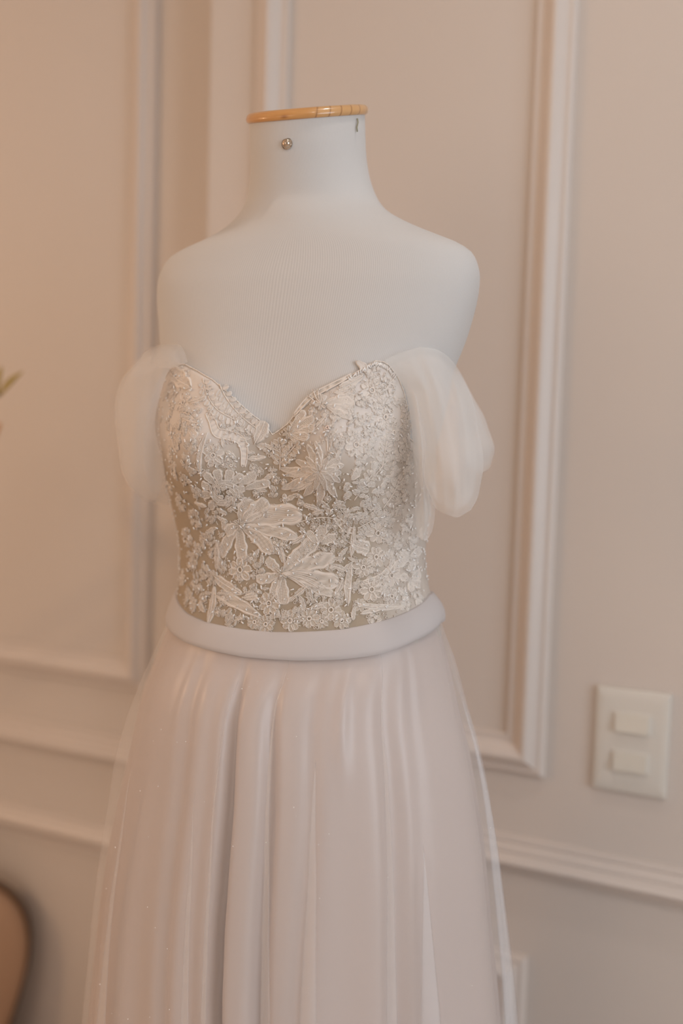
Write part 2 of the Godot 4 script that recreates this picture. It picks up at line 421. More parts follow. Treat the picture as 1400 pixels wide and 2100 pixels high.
func box(st: SurfaceTool, lo: Vector3, hi: Vector3, bevel := 0.0) -> void:
	# a box whose eight edges along each axis are chamfered
	if bevel <= 0.0:
		var x0 := lo.x; var y0 := lo.y; var z0 := lo.z; var x1 := hi.x; var y1 := hi.y; var z1 := hi.z
		quad(st, Vector3(x0, y0, z1), Vector3(x0, y1, z1), Vector3(x1, y1, z1), Vector3(x1, y0, z1))
		quad(st, Vector3(x1, y0, z0), Vector3(x1, y1, z0), Vector3(x0, y1, z0), Vector3(x0, y0, z0))
		quad(st, Vector3(x1, y0, z1), Vector3(x1, y1, z1), Vector3(x1, y1, z0), Vector3(x1, y0, z0))
		quad(st, Vector3(x0, y0, z0), Vector3(x0, y1, z0), Vector3(x0, y1, z1), Vector3(x0, y0, z1))
		quad(st, Vector3(x0, y1, z1), Vector3(x0, y1, z0), Vector3(x1, y1, z0), Vector3(x1, y1, z1))
		quad(st, Vector3(x0, y0, z0), Vector3(x0, y0, z1), Vector3(x1, y0, z1), Vector3(x1, y0, z0))
		return
	slab(st, rounded_rect((hi.x - lo.x) / 2.0, (hi.y - lo.y) / 2.0, bevel, 3), Vector3((lo.x + hi.x) / 2.0, (lo.y + hi.y) / 2.0, 0), lo.z, hi.z, bevel)

func rounded_rect(w: float, h: float, r: float, n := 4) -> PackedVector2Array:
	var out := PackedVector2Array()
	for k in 4:
		var c := Vector2((w - r) * [1, -1, -1, 1][k], (h - r) * [1, 1, -1, -1][k])
		for i in n + 1:
			var a := PI / 2.0 * (k + float(i) / n)
			out.append(c + Vector2(cos(a), sin(a)) * r)
	return out

# an outline (counter-clockwise in x, y) pushed from z0 to z1, its front edge rounded over by bevel
func slab(st: SurfaceTool, outline: PackedVector2Array, at: Vector3, z0: float, z1: float, bevel: float, crown := 0.0) -> void:
	var mid := Vector2.ZERO
	for p in outline: mid += p
	mid /= outline.size()
	var reach := 0.0
	for p in outline: reach = maxf(reach, p.distance_to(mid))
	var rows := []
	var levels := [[0.0, z0], [0.0, z1 - bevel], [0.3, z1 - bevel * 0.3], [1.0, z1]]
	for l in levels:
		rows.append(ring_of(outline, mid, at, l[0] * bevel, l[1]))
	for k in range(1, 6):
		var f := 1.0 - k / 5.0
		var row := PackedVector3Array()
		var edge := ring_of(outline, mid, at, bevel, z1)
		var c := Vector3(at.x + mid.x, at.y + mid.y, z1)
		for p in edge:
			row.append(c.lerp(p, f) + Vector3(0, 0, crown * (1.0 - f * f)))
		rows.append(row)
	grid(st, rows)
	var back := []
	var edge0 := ring_of(outline, mid, at, 0.0, z0)
	var c0 := PackedVector3Array()
	for p in edge0: c0.append(Vector3(at.x + mid.x, at.y + mid.y, z0))
	back = [c0, edge0]
	grid(st, back)

func ring_of(outline: PackedVector2Array, mid: Vector2, at: Vector3, inset: float, z: float) -> PackedVector3Array:
	var row := PackedVector3Array()
	for i in outline.size() + 1:
		var p := outline[i % outline.size()]
		var d := p - mid
		p = mid + d * maxf(0.0, 1.0 - inset / maxf(d.length(), 0.0001))
		row.append(Vector3(at.x + p.x, at.y + p.y, z))
	return row

func tube(st: SurfaceTool, path: Array, radius, sides := 8) -> void:
	var rows := []
	var n := path.size()
	var side := Vector3.ZERO
	for i in n:
		var d: Vector3 = (path[mini(i + 1, n - 1)] - path[maxi(i - 1, 0)]).normalized()
		if side == Vector3.ZERO:
			side = d.cross(Vector3.UP if absf(d.y) < 0.9 else Vector3.RIGHT).normalized()
		side = (side - d * side.dot(d)).normalized()
		var up := d.cross(side)
		var r: float = radius[i] if radius is Array else radius
		var row := PackedVector3Array()
		for k in sides + 1:
			var a := TAU * k / sides
			row.append(path[i] + (side * cos(a) + up * sin(a)) * r)
		rows.append(row)
	grid(st, rows, true)
	for e in [0, n - 1]:
		var c := PackedVector3Array()
		for k in sides + 1: c.append(path[e])
		grid(st, [rows[e], c], e != 0)

func lathe(st: SurfaceTool, profile: Array, at := Vector3.ZERO, sides := 40) -> void:
	var rows := []
	for p in profile:
		var row := PackedVector3Array()
		for k in sides + 1:
			var a := TAU * k / sides
			row.append(at + Vector3(sin(a) * p[0], p[1], cos(a) * p[0]))
		rows.append(row)
	grid(st, rows)

func smooth_path(points: Array, steps := 8) -> Array:
	var out := []
	var n := points.size()
	for i in n - 1:
		for s in steps:
			out.append(spline(points[maxi(i - 1, 0)], points[i], points[i + 1], points[mini(i + 2, n - 1)], float(s) / steps))
	out.append(points[n - 1])
	return out

func spline(a, b, c, d, t: float):
	return (b * 2.0 + (c - a) * t + (a * 2.0 - b * 5.0 + c * 4.0 - d) * t * t + (b * 3.0 - a - c * 3.0 + d) * t * t * t) * 0.5

func step_between(a: float, b: float, x: float) -> float:
	return smoothstep(a, b, x)

func from_table(tab: Array, y: float) -> Array:
	var k := 0
	while k < tab.size() - 2 and y > tab[k + 1][0]: k += 1
	var t: float = (y - tab[k][0]) / (tab[k + 1][0] - tab[k][0])
	if y > tab[k + 1][0]: t = 1.0
	var out := []
	for i in tab[k].size(): out.append(lerpf(tab[k][i], tab[k + 1][i], t))
	return out

# ---------------------------------------------------------------- the shape of the torso

func torso_row(y: float) -> Array:
	var last := TORSO.size() - 1
	var k := 0
	while k < last - 1 and y > TORSO[k + 1][0]: k += 1
	var h: float = TORSO[k + 1][0] - TORSO[k][0]
	var t := clampf((y - TORSO[k][0]) / h, 0.0, 1.0)
	var a := 2 * t * t * t - 3 * t * t + 1
	var b := (t * t * t - 2 * t * t + t) * h
	var c := -2 * t * t * t + 3 * t * t
	var d := (t * t * t - t * t) * h
	var k0 := maxi(k - 1, 0)
	var k2 := mini(k + 2, last)
	var out := [y]
	for i in range(1, 8):
		var m0: float = (TORSO[k + 1][i] - TORSO[k0][i]) / (TORSO[k + 1][0] - TORSO[k0][0])
		var m1: float = (TORSO[k2][i] - TORSO[k][i]) / (TORSO[k2][0] - TORSO[k][0])
		out.append(a * TORSO[k][i] + b * m0 + c * TORSO[k + 1][i] + d * m1)
	return out

func bust(x: float, y: float) -> float:
	var dy := y - 1.372
	var s := 0.075 if dy > 0 else 0.05
	var g := exp(-(dy / s) * (dy / s))
	var p := (x - 0.074) / 0.05
	var q := (x + 0.074) / 0.05
	return 0.030 * g * (exp(-p * p) + exp(-q * q))

func power(v: float, e: float) -> float:
	return signf(v) * pow(absf(v), e)

func skin(angle: float, y: float, off := 0.0) -> Vector3:
	return skin_in(torso_row(y), angle, y, off)

func skin_in(q: Array, angle: float, y: float, off: float) -> Vector3:
	var e: float = 2.0 / q[6]
	var x: float = q[2] + (q[1] + off) * power(sin(angle), e)
	var zz := power(cos(angle), e)
	var z: float = q[3] + ((q[4] + off) * zz if zz > 0 else (q[5] + off) * zz)
	var yy: float = y - q[7] * (z - q[3]) * LEAN
	if zz > 0: z += bust(x, y) * clampf(zz * 3.0, 0.0, 1.0)
	return Vector3(x, yy, z)

func angle_of(q: Array, x: float, z: float) -> float:
	var n: float = q[6]
	z -= bust(x, q[0]) if z > 0 else 0.0
	var u: float = (x - q[2]) / q[1]
	var v: float = (z - q[3]) / (q[4] if z > q[3] else q[5])
	return atan2(power(u, n / 2.0), power(v, n / 2.0))

func skin_normal(angle: float, y: float) -> Vector3:
	var a := skin(angle + 0.02, y) - skin(angle - 0.02, y)
	var b := skin(angle, y + 0.004) - skin(angle, y - 0.004)
	return a.cross(b).normalized()

func along(tab: Array, deg: float) -> float:
	if deg <= tab[0][0]: return tab[0][1]
	for i in tab.size() - 1:
		if deg <= tab[i + 1][0]:
			return lerpf(tab[i][1], tab[i + 1][1], (deg - tab[i][0]) / (tab[i + 1][0] - tab[i][0]))
	return tab[tab.size() - 1][1]

const NECKLINE := [[-180, 1.362], [-115, 1.372], [-75, 1.386], [-63, 1.408], [-58, 1.438], [-51, 1.455], [-46, 1.463], [-40, 1.466], [-34, 1.465], [-26, 1.4583], [-17.5, 1.449], [-11.4, 1.438], [-5.8, 1.4255], [0, 1.4115], [3.2, 1.402], [4.8, 1.397], [6.4, 1.4], [9.8, 1.4075], [12, 1.416], [17.8, 1.431], [22.4, 1.442], [27, 1.449], [34, 1.4626], [38, 1.4695], [41, 1.469], [44, 1.466], [49.5, 1.455], [53.6, 1.442], [57.7, 1.4256], [64, 1.397], [75, 1.386], [115, 1.372], [180, 1.362]]
const BELT_TOP := [[-180, 1.232], [-120, 1.234], [-90, 1.232], [-70, 1.223], [-53, 1.2146], [-42.6, 1.2092], [-27.5, 1.2049], [-8, 1.2037], [2.2, 1.2041], [10.6, 1.2057], [30, 1.2107], [53, 1.2205], [75, 1.2306], [90, 1.2375], [120, 1.236], [180, 1.232]]
const BELT_BOTTOM := [[-180, 1.203], [-120, 1.205], [-90, 1.203], [-60, 1.190], [-36, 1.1817], [-22.6, 1.1796], [-6, 1.1779], [10.9, 1.1796], [28, 1.183], [44, 1.188], [62, 1.1986], [88, 1.2096], [120, 1.207], [180, 1.203]]

# ---------------------------------------------------------------- materials

func flat(called: String, c: Color, rough: float, spec := 0.5) -> StandardMaterial3D:
	var m := StandardMaterial3D.new()
	m.resource_name = called
	m.albedo_color = c.linear_to_srgb()
	m.roughness = rough
	m.metallic_specular = spec
	M[called] = m
	return m

func sheer(called: String, c: Color, alpha: float) -> StandardMaterial3D:
	var m := flat(called, c, 0.85, 0.3)
	m.transparency = BaseMaterial3D.TRANSPARENCY_ALPHA
	m.albedo_color.a = alpha
	m.cull_mode = BaseMaterial3D.CULL_DISABLED
	m.backlight_enabled = true
	m.backlight = Color(0.9, 0.9, 0.9)
	return m

func noise_map(frequency: float, seed_: int, size := 256) -> NoiseTexture2D:
	var n := FastNoiseLite.new()
	n.seed = seed_
	n.frequency = frequency
	n.fractal_octaves = 4
	var t := NoiseTexture2D.new()
	t.width = size
	t.height = size
	t.seamless = true
	t.noise = n
	return t

func stripes(w: int, h: int, count: float, low: float, jitter: float, seed_: int) -> ImageTexture:
	var r := RandomNumberGenerator.new()
	r.seed = seed_
	var im := Image.create(w, h, false, Image.FORMAT_RGB8)
	for x in w:
		var v := 0.5 + 0.5 * cos(TAU * count * x / w)
		for y in h:
			var g := clampf(lerpf(low, 1.0, v) - r.randf() * jitter, 0.0, 1.0)
			im.set_pixel(x, y, Color(g, g, g))
	return ImageTexture.create_from_image(im)

func make_materials() -> void:
	flat("wall_paint", WALL_COLOR, 0.55, 0.4)
	flat("trim_paint", TRIM_COLOR, 0.42, 0.5)
	flat("ceiling_paint", Color(0.75, 0.71, 0.66), 0.8)
	var fl := flat("floor_wood", Color(0.42, 0.29, 0.19), 0.45)
	fl.albedo_texture = stripes(256, 64, 2.0, 0.8, 0.12, 5)
	fl.uv1_scale = Vector3(10, 2, 1)
	# the cream jersey of the form: fine vertical ribs
	var jersey := flat("jersey", Color(0.70, 0.69, 0.68), 0.9, 0.25)
	jersey.albedo_texture = stripes(64, 64, 8.0, 0.95, 0.02, 11)
	jersey.heightmap_enabled = true
	jersey.heightmap_texture = stripes(64, 64, 8.0, 0.0, 0.0, 12)
	jersey.heightmap_scale = 0.002
	jersey.uv1_scale = Vector3(58, 48, 1)
	jersey.rim_enabled = true
	jersey.rim = 0.25
	flat("nude_tulle", Color.WHITE, 0.9, 0.2).vertex_color_use_as_albedo = true
	var thread := flat("lace_thread", Color.WHITE, 0.65, 0.35)
	thread.vertex_color_use_as_albedo = true
	var bead := flat("glass_bead", Color(0.97, 0.96, 0.95), 0.08, 1.0)
	bead.metallic = 0.1
	var sequin := flat("pink_sequin", Color(0.95, 0.82, 0.76), 0.15, 0.8)
	sequin.metallic = 0.5
	flat("belt_satin", Color(0.585, 0.555, 0.555), 0.6, 0.35)
	var satin := flat("skirt_satin", Color(0.575, 0.485, 0.445), 0.38, 0.5)
	satin.clearcoat_enabled = true
	satin.clearcoat = 0.2
	satin.clearcoat_roughness = 0.3
	sheer("skirt_tulle", Color(0.91, 0.935, 0.98), 0.20)
	sheer("sleeve_tulle", Color(0.95, 0.94, 0.93), 0.36)
	sheer("far_sleeve_tulle", Color(0.95, 0.94, 0.94), 0.27)
	flat("glitter", Color(0.98, 0.97, 0.95), 0.2, 0.9).metallic = 0.4
	var wood := flat("cap_wood", Color.WHITE, 0.32, 0.5)
	wood.albedo_texture = cap_texture()
	wood.clearcoat_enabled = true
	wood.clearcoat = 0.7
	wood.clearcoat_roughness = 0.12
	var chrome := flat("nickel", Color(0.62, 0.52, 0.42), 0.18, 0.6)
	chrome.metallic = 1.0
	flat("dark_steel", Color(0.12, 0.11, 0.10), 0.4).metallic = 0.7
	flat("switch_plastic", Color(0.70, 0.675, 0.625), 0.38, 0.5)
	flat("switch_rocker", Color(0.69, 0.66, 0.59), 0.35, 0.5)
	flat("olive_thread", Color(0.32, 0.30, 0.2), 0.9)
	flat("chair_leather", Color(0.52, 0.345, 0.235), 0.55, 0.4)
	flat("chair_wood", Color(0.13, 0.07, 0.035), 0.4)
	flat("leaf", Color(0.40, 0.30, 0.09), 0.6).backlight_enabled = true
	M.leaf.backlight = Color(0.3, 0.28, 0.08)
	flat("bud", Color(0.50, 0.24, 0.08), 0.6)
	flat("bark", Color(0.22, 0.15, 0.08), 0.8)
	flat("vase_clay", Color(0.62, 0.53, 0.45), 0.6)
	var pane := flat("window_pane", Color(0.85, 0.85, 0.85), 0.6)
	pane.emission_enabled = true
	pane.emission = Color(0.95, 0.97, 1.0)
	pane.emission_energy_multiplier = 1.2
	var added_fill := flat("added_fill_panel", Color(0.85, 0.80, 0.74), 0.8)  # glow of the added fill panel behind the camera
	added_fill.emission_enabled = true
	added_fill.emission = Color(1.0, 0.92, 0.84)
	added_fill.emission_energy_multiplier = 0.8
	var lit := flat("lamp_glass", Color(0.9, 0.85, 0.8), 0.6)
	lit.emission_enabled = true
	lit.emission = Color(1.0, 0.85, 0.68)
	lit.emission_energy_multiplier = 2.0
	flat("floor_plain", Color(0.60, 0.50, 0.41), 0.5)

func cap_texture() -> ImageTexture:
	var im := Image.create(1024, 64, false, Image.FORMAT_RGB8)
	var n := FastNoiseLite.new()
	n.seed = 4
	n.frequency = 0.02
	var marks := [31.0, 43.5, 55.0, 67.0, 80.0, 97.0, 118.0]
	for x in 1024:
		var deg := x / 1024.0 * 360.0 - 180.0
		for y in 64:
			var g := 0.5 + 0.5 * n.get_noise_2d(x * 0.6, y * 5.0)
			var c := Color(0.60, 0.285, 0.085).lerp(Color(0.70, 0.37, 0.13), g)
			if deg > 22.0: c = c.lerp(Color(0.66, 0.38, 0.16), clampf((deg - 22.0) / 16.0, 0.0, 1.0))
			for k in marks:
				var d: float = absf(deg - k - (y / 64.0 - 0.5) * 3.5)
				c = c.lerp(Color(0.30, 0.12, 0.03), 0.75 * exp(-d * d / 0.5))
			var kx := (deg - 1.0) / 3.2
			var ky := (y - 20.0) / 5.0
			c = c.lerp(Color(0.28, 0.09, 0.02), 0.75 * exp(-kx * kx - ky * ky))
			im.set_pixel(x, y, c.linear_to_srgb())
	return ImageTexture.create_from_image(im)

const WALL_COLOR := Color(0.665, 0.605, 0.558)
const TRIM_COLOR := Color(0.69, 0.625, 0.58)

# ---------------------------------------------------------------- camera and light

func _ready() -> void:
	rng.seed = 20
	noise.seed = 9
	noise.frequency = 1.0
	var cam := Camera3D.new()
	cam.name = "camera"
	var lens := CameraAttributesPhysical.new()
	lens.frustum_focal_length = 35.0
	lens.exposure_aperture = 1.5
	lens.frustum_focus_distance = 0.985
	lens.frustum_near = 0.05
	lens.frustum_far = 60.0
	cam.attributes = lens
	cam.fov = 53.1301
	cam.near = 0.05
	cam.far = 60.0
	cam.position = Vector3(0, 1.40, 0)
	cam.basis = Basis.from_euler(Vector3(deg_to_rad(-4.403), 0, 0)) * Basis.from_euler(Vector3(0, 0, deg_to_rad(1.671)))
	add_child(cam)
	cam.make_current()

	var we := WorldEnvironment.new()
	we.name = "environment"
	var env := Environment.new()
	env.background_mode = Environment.BG_SKY
	env.sky = Sky.new()
	env.sky.sky_material = PhysicalSkyMaterial.new()
	env.tonemap_mode = Environment.TONE_MAPPER_LINEAR
	env.tonemap_exposure = 0.965
	env.sdfgi_enabled = true
	env.ssao_enabled = true
	env.ssil_enabled = true
	we.environment = env
	add_child(we)

	# daylight from an unseen window, out of view to the right
	var day := AreaLight3D.new()
	day.name = "unseen_window_daylight"
	day.area_size = Vector2(1.7, 1.45)
	day.light_color = Color(0.87, 0.94, 1.0)
	day.light_energy = 2.75
	day.area_range = 12.0
	day.shadow_enabled = true
	day.transform = wall_frame(Vector3(2.18, 1.62, 1.75), Vector3(-1, 0.0, 0))
	add_child(day)

	# added warm fill light from behind the camera; no source is known there
	var added_fill := AreaLight3D.new()
	added_fill.name = "added_fill_light"
	added_fill.area_size = Vector2(1.9, 1.45)
	added_fill.light_color = Color(1.0, 0.93, 0.87)
	added_fill.light_energy = 0.4
	added_fill.area_range = 12.0
	added_fill.shadow_enabled = true
	added_fill.transform = wall_frame(Vector3(-1.3, 1.62, 3.97), Vector3(0, -0.05, -1))
	add_child(added_fill)

	make_materials()
	build_room()
	build_lamps()
	build_trim()
	build_switch()
	build_form()
	build_dress()
	build_chair()
	build_plant()

func wall_frame(at: Vector3, towards: Vector3) -> Transform3D:
	var b := Basis.from_euler(Vector3(0, deg_to_rad(WALL_TURN), 0))
	return Transform3D(Basis.looking_at(b * towards, Vector3.UP), WALL_ORIGIN + b * at)

func on_wall(at: Vector3) -> Vector3:
	return WALL_ORIGIN + Basis.from_euler(Vector3(0, deg_to_rad(WALL_TURN), 0)) * at

# ---------------------------------------------------------------- the room

func build_room() -> void:
	var st := begin()
	box(st, Vector3(CORNER, 0, -0.25), Vector3(2.4, 2.7, 0))
	struct(st, "wall_right", M.wall_paint, "pale beige panelled wall behind the gown, carrying the light switch")
	st = begin()
	box(st, Vector3(-2.8, 0, -0.35), Vector3(CORNER, 2.7, -STEP))
	struct(st, "wall_left", M.wall_paint, "warm beige panelled wall set back to the left of the gown")
	st = begin()
	box(st, Vector3(-3.0, 0, -0.35), Vector3(-2.8, 2.7, 4.2))
	struct(st, "wall_far", M.wall_paint, "plain beige side wall out to the left")
	st = begin()
	box(st, Vector3(-3.0, 0, 4.0), Vector3(2.4, 0.85, 4.2))
	box(st, Vector3(-3.0, 2.4, 4.0), Vector3(2.4, 2.7, 4.2))
	box(st, Vector3(-3.0, 0.85, 4.0), Vector3(-2.3, 2.4, 4.2))
	box(st, Vector3(-0.3, 0.85, 4.0), Vector3(2.4, 2.4, 4.2))
	struct(st, "wall_rear", M.wall_paint, "plain beige wall opposite the gown")
	st = begin()
	box(st, Vector3(-2.3, 0.85, 4.06), Vector3(-0.3, 2.4, 4.10))  # added panel that stands behind the fill light
	struct(st, "added_fill_window_2", M.added_fill_panel, "added glowing panel opposite the gown, warm fill from behind the camera")
	# the side wall, opened for the unseen window that lights the right side
	st = begin()
	box(st, Vector3(2.2, 0, 0), Vector3(2.4, 0.85, 4.0))
	box(st, Vector3(2.2, 2.4, 0), Vector3(2.4, 2.7, 4.0))
	box(st, Vector3(2.2, 0.85, 0), Vector3(2.4, 2.4, 0.85))
	box(st, Vector3(2.2, 0.85, 2.65), Vector3(2.4, 2.4, 4.0))
	struct(st, "wall_side", M.wall_paint, "beige wall with the unseen daylight window, right of the camera")
	st = begin()
	box(st, Vector3(2.26, 0.85, 0.85), Vector3(2.30, 2.4, 2.65))
	var pane := struct(st, "unseen_window_1", M.window_pane, "bright frosted window out of view on the right side wall")
	st = begin()
	for y in [0.85, 2.35]: box(st, Vector3(2.2, y, 0.85), Vector3(2.26, y + 0.05, 2.65))
	for z in [0.85, 1.725, 2.60]: box(st, Vector3(2.2, 0.9, z), Vector3(2.26, 2.35, z + 0.05))
	finish(st, "window_frame", M.trim_paint, pane)
	st = begin()
	box(st, Vector3(-3.0, -0.1, -0.35), Vector3(2.4, 0.0, 4.2))
	struct(st, "floor", M.floor_plain, "wooden floor")
	st = begin()
	box(st, Vector3(-3.0, 2.7, -0.35), Vector3(2.4, 2.8, 4.2))
	struct(st, "ceiling", M.ceiling_paint, "off-white ceiling")

func build_lamps() -> void:
	# an unseen lamp, out of view, placed to light the left wall warmly
	var p := thing("unseen_floor_lamp", "unseen warm globe lamp on a slim dark pole, out of view, lighting the left wall", "floor lamp", on_wall(Vector3(FLOOR_LAMP.x, 0.0, FLOOR_LAMP.z)), 0.0)
	var g := begin()
	var globe := []
	for k in 17: globe.append([maxf(0.0001, 0.11 * sin(PI * k / 16.0)), FLOOR_LAMP.y - 0.11 * cos(PI * k / 16.0)])
	lathe(g, globe, Vector3.ZERO, 32)
	finish(g, "globe", M.lamp_glass, p)
	g = begin()
	lathe(g, [[0.0001, 0.0], [0.14, 0.0], [0.14, 0.012], [0.02, 0.02], [0.008, 0.03], [0.008, FLOOR_LAMP.y - 0.13], [0.035, FLOOR_LAMP.y - 0.12], [0.035, FLOOR_LAMP.y - 0.10], [0.0001, FLOOR_LAMP.y - 0.10]], Vector3.ZERO, 24)
	finish(g, "stand", M.dark_steel, p)
	var bulb := OmniLight3D.new()
	bulb.name = "globe_light"
	bulb.light_color = Color(1.0, 0.80, 0.61)
	bulb.light_energy = FLOOR_LAMP_ENERGY
	bulb.position.y = FLOOR_LAMP.y
	bulb.light_size = 0.10
	bulb.omni_range = 9.0
	bulb.omni_attenuation = 2.0
	bulb.shadow_enabled = true
	p.add_child(bulb)
	for l in LAMPS:
		var t := thing("unseen_ceiling_light", l[3], "ceiling light", on_wall(Vector3(l[0], 2.7, l[1])), WALL_TURN)
		var st := begin()
		lathe(st, [[0.052, -0.001], [0.070, -0.001], [0.068, -0.008], [0.056, -0.012], [0.052, -0.004], [0.052, -0.001]])
		finish(st, "rim", M.trim_paint, t)
		st = begin()
		lathe(st, [[0.0001, -0.005], [0.052, -0.004], [0.052, -0.001], [0.0001, -0.001]])
		finish(st, "diffuser", M.lamp_glass, t)
		var lamp := SpotLight3D.new()
		lamp.name = "downlight"
		lamp.position = Vector3(0, -0.03, 0)
		lamp.rotation_degrees.x = -90
		lamp.spot_angle = l[4]
		lamp.spot_angle_attenuation = 1.0
		lamp.spot_range = 8.0
		lamp.spot_attenuation = 2.0
		lamp.light_size = 0.05
		lamp.light_color = l[5]
		lamp.light_energy = l[2]
		lamp.shadow_enabled = true
		t.add_child(lamp)

const FLOOR_LAMP := Vector3(-2.25, 1.70, 1.40)
const FLOOR_LAMP_ENERGY := 0.56
const LAMPS := [  # out of view; placed to brighten the upper wall and light mouldings from above
	[-0.05, 0.60, 0.30, "unseen round ceiling downlight placed to brighten the upper panelled wall", 80.0, Color(1.0, 0.95, 0.91)],
	[0.45, 1.75, 0.85, "unseen round ceiling downlight placed to light the wall and rail from above", 72.0, Color(1.0, 0.95, 0.91)],
]

# mouldings: a profile of (across, out) swept along the wall
const FRAME_PROFILE := [[0.0, 0.0], [0.0, 0.007], [0.003, 0.009], [0.008, 0.008], [0.013, 0.0105], [0.020, 0.018], [0.0245, 0.0215], [0.028, 0.0225], [0.031, 0.0215], [0.034, 0.0185], [0.040, 0.0135], [0.045, 0.0115], [0.0475, 0.0120], [0.050, 0.0105], [0.053, 0.006], [0.053, 0.0]]

# a mitred rectangular frame; inner edge at x0, x1, y0, y1, mouldings outside it
func frame(called: String, label: String, x0: float, x1: float, y0: float, y1: float, t0: float) -> void:
	var o := Node3D.new()
	o.name = called
	o.position = WALL_ORIGIN
	o.rotation_degrees.y = WALL_TURN
	tag(o, label, "", "", "structure")
	add_child(o)
	var corners := [[Vector2(x0, y0), Vector2(-1, -1)], [Vector2(x1, y0), Vector2(1, -1)], [Vector2(x1, y1), Vector2(1, 1)], [Vector2(x0, y1), Vector2(-1, 1)]]
	for k in 4:
		var a = corners[k]
		var b = corners[(k + 1) % 4]
		var st := begin()
		var prof := dense(FRAME_PROFILE)
		var r0 := PackedVector3Array()
		var r1 := PackedVector3Array()
		for p in prof:
			var u: Vector2 = a[0] + a[1] * p.x
			var v: Vector2 = b[0] + b[1] * p.x
			r0.append(Vector3(u.x, u.y, t0 + p.y))
			r1.append(Vector3(v.x, v.y, t0 + p.y))
		grid(st, [r0, r1], false)
		finish(st, "moulding", M.trim_paint, o)

func dense(profile: Array) -> Array:
	var pts := []
	for p in profile: pts.append(Vector2(p[0], p[1]))
	return smooth_path(pts, 3)

func rail(called: String, label: String, profile: Array, mat: Material, s0: float, s1: float, y: float, t0: float, cut_left := false) -> MeshInstance3D:
	var st := begin()
	var r0 := PackedVector3Array()
	var r1 := PackedVector3Array()
	var back0 := PackedVector3Array()
	for p in dense(profile):
		r0.append(Vector3(s0, y - p.x, t0 + p.y))
		r1.append(Vector3(s1, y - p.x, t0 + p.y))
		back0.append(Vector3(s0, y - p.x, t0))
	grid(st, [r0, r1], false)
	if cut_left:
		grid(st, [back0, r0], false, Vector2.ONE, 1)
	return struct(st, called, mat, label)

const RAIL_PROFILE := [[0.0, 0.0], [0.0, 0.006], [0.002, 0.008], [0.007, 0.0085], [0.0095, 0.0075], [0.011, 0.0085], [0.014, 0.0135], [0.019, 0.0150], [0.0215, 0.0140], [0.023, 0.0155], [0.027, 0.0225], [0.031, 0.0255], [0.034, 0.0250], [0.0355, 0.021], [0.0385, 0.013], [0.045, 0.010], [0.049, 0.008], [0.050, 0.004], [0.050, 0.0]]
const BASE_PROFILE := [[0.0, 0.0], [0.0, 0.006], [0.006, 0.009], [0.014, 0.012], [0.02, 0.016], [0.025, 0.017], [0.14, 0.017], [0.14, 0.0]]

func build_trim() -> void:
	# ridge of the profile lies 0.028 outside the inner edge
	frame("trim_1", "tall raised panel moulding on the wall right behind the gown", -0.7662 + 0.028, -0.3437 - 0.028, 0.969 + 0.028, 2.34, 0.0)
	frame("trim_2", "low raised panel moulding under the rail on the right wall", -0.7662 + 0.028, -0.3837, 0.20, 0.686 - 0.050, 0.0)
	frame("trim_3", "tall raised panel moulding on the recessed left wall", -2.4, -1.0560 - 0.028, 0.969 + 0.028, 2.34, -STEP)
	frame("trim_4", "low raised panel moulding under the rail on the left wall", -2.4, -1.0560 - 0.028, 0.20, 0.6648 - 0.028, -STEP)
	frame("trim_5", "raised panel moulding beyond the light switch", 0.25, 1.9, 0.997, 2.34, 0.0)
	rail("trim_6", "stepped chair rail across the right wall below the light switch", RAIL_PROFILE, M.trim_paint, CORNER - 0.02, 2.2, 0.8238 + 0.032, 0.0, true)
	rail("trim_7", "stepped chair rail across the recessed left wall", RAIL_PROFILE, M.trim_paint, -2.8, CORNER, 0.8238 + 0.032, -STEP)
	rail("baseboard_right", "beige baseboard along the right wall", BASE_PROFILE, M.trim_paint, CORNER, 2.2, 0.14, 0.0, true)
	rail("baseboard_left", "beige baseboard along the left wall", BASE_PROFILE, M.trim_paint, -2.8, CORNER, 0.14, -STEP)

func build_switch() -> void:
	var t := thing("light_switch", "cream double light switch plate with two rocker buttons on the right wall", "light switch", on_wall(Vector3(-0.2060, 1.0115, 0.0)), WALL_TURN)
	var st := begin()
	slab(st, rounded_rect(0.0470, 0.0687, 0.0025, 4), Vector3.ZERO, 0.0, 0.0085, 0.003, 0.0012)
	finish(st, "plate", M.switch_plastic, t)
	for k in 2:
		var y := 0.0252 - 0.0513 * k
		st = begin()
		# the collar round a button and the button itself, tipped outwards at its lower edge
		slab(st, rounded_rect(0.0243, 0.0135, 0.001, 3), Vector3(0.0, y, 0), 0.0085, 0.0105, 0.0008)
		var o := finish(st, "rocker_surround", M.switch_plastic, t)
		st = begin()
		var z := [0.0135, 0.0165] if k == 0 else [0.0135, 0.0160]
		rocker(st, Vector3(0.0005, y, 0.0), 0.0208, 0.0115, 0.010, z[1], z[0])
		finish(st, "rocker", M.switch_rocker, o)

func rocker(st: SurfaceTool, c: Vector3, w: float, h: float, z0: float, z_low: float, z_high: float) -> void:
	var rows := []
	for l in [[0.0, 0.0], [0.0, 0.8], [0.12, 1.0], [1.0, 1.0]]:
		var row := PackedVector3Array()
		for p in rounded_rect(w, h, 0.0012, 3):
			var q: Vector2 = Vector2(p.x, p.y) * (1.0 - (l[0] * 0.08 if l[0] < 1.0 else 1.0))
			var top := lerpf(z_low, z_high, (q.y / h + 1.0) / 2.0)
			row.append(c + Vector3(q.x, q.y, lerpf(z0, top, l[1])))
		row.append(row[0])
		rows.append(row)
	grid(st, rows, false, Vector2.ONE, -1)

# ---------------------------------------------------------------- dress form

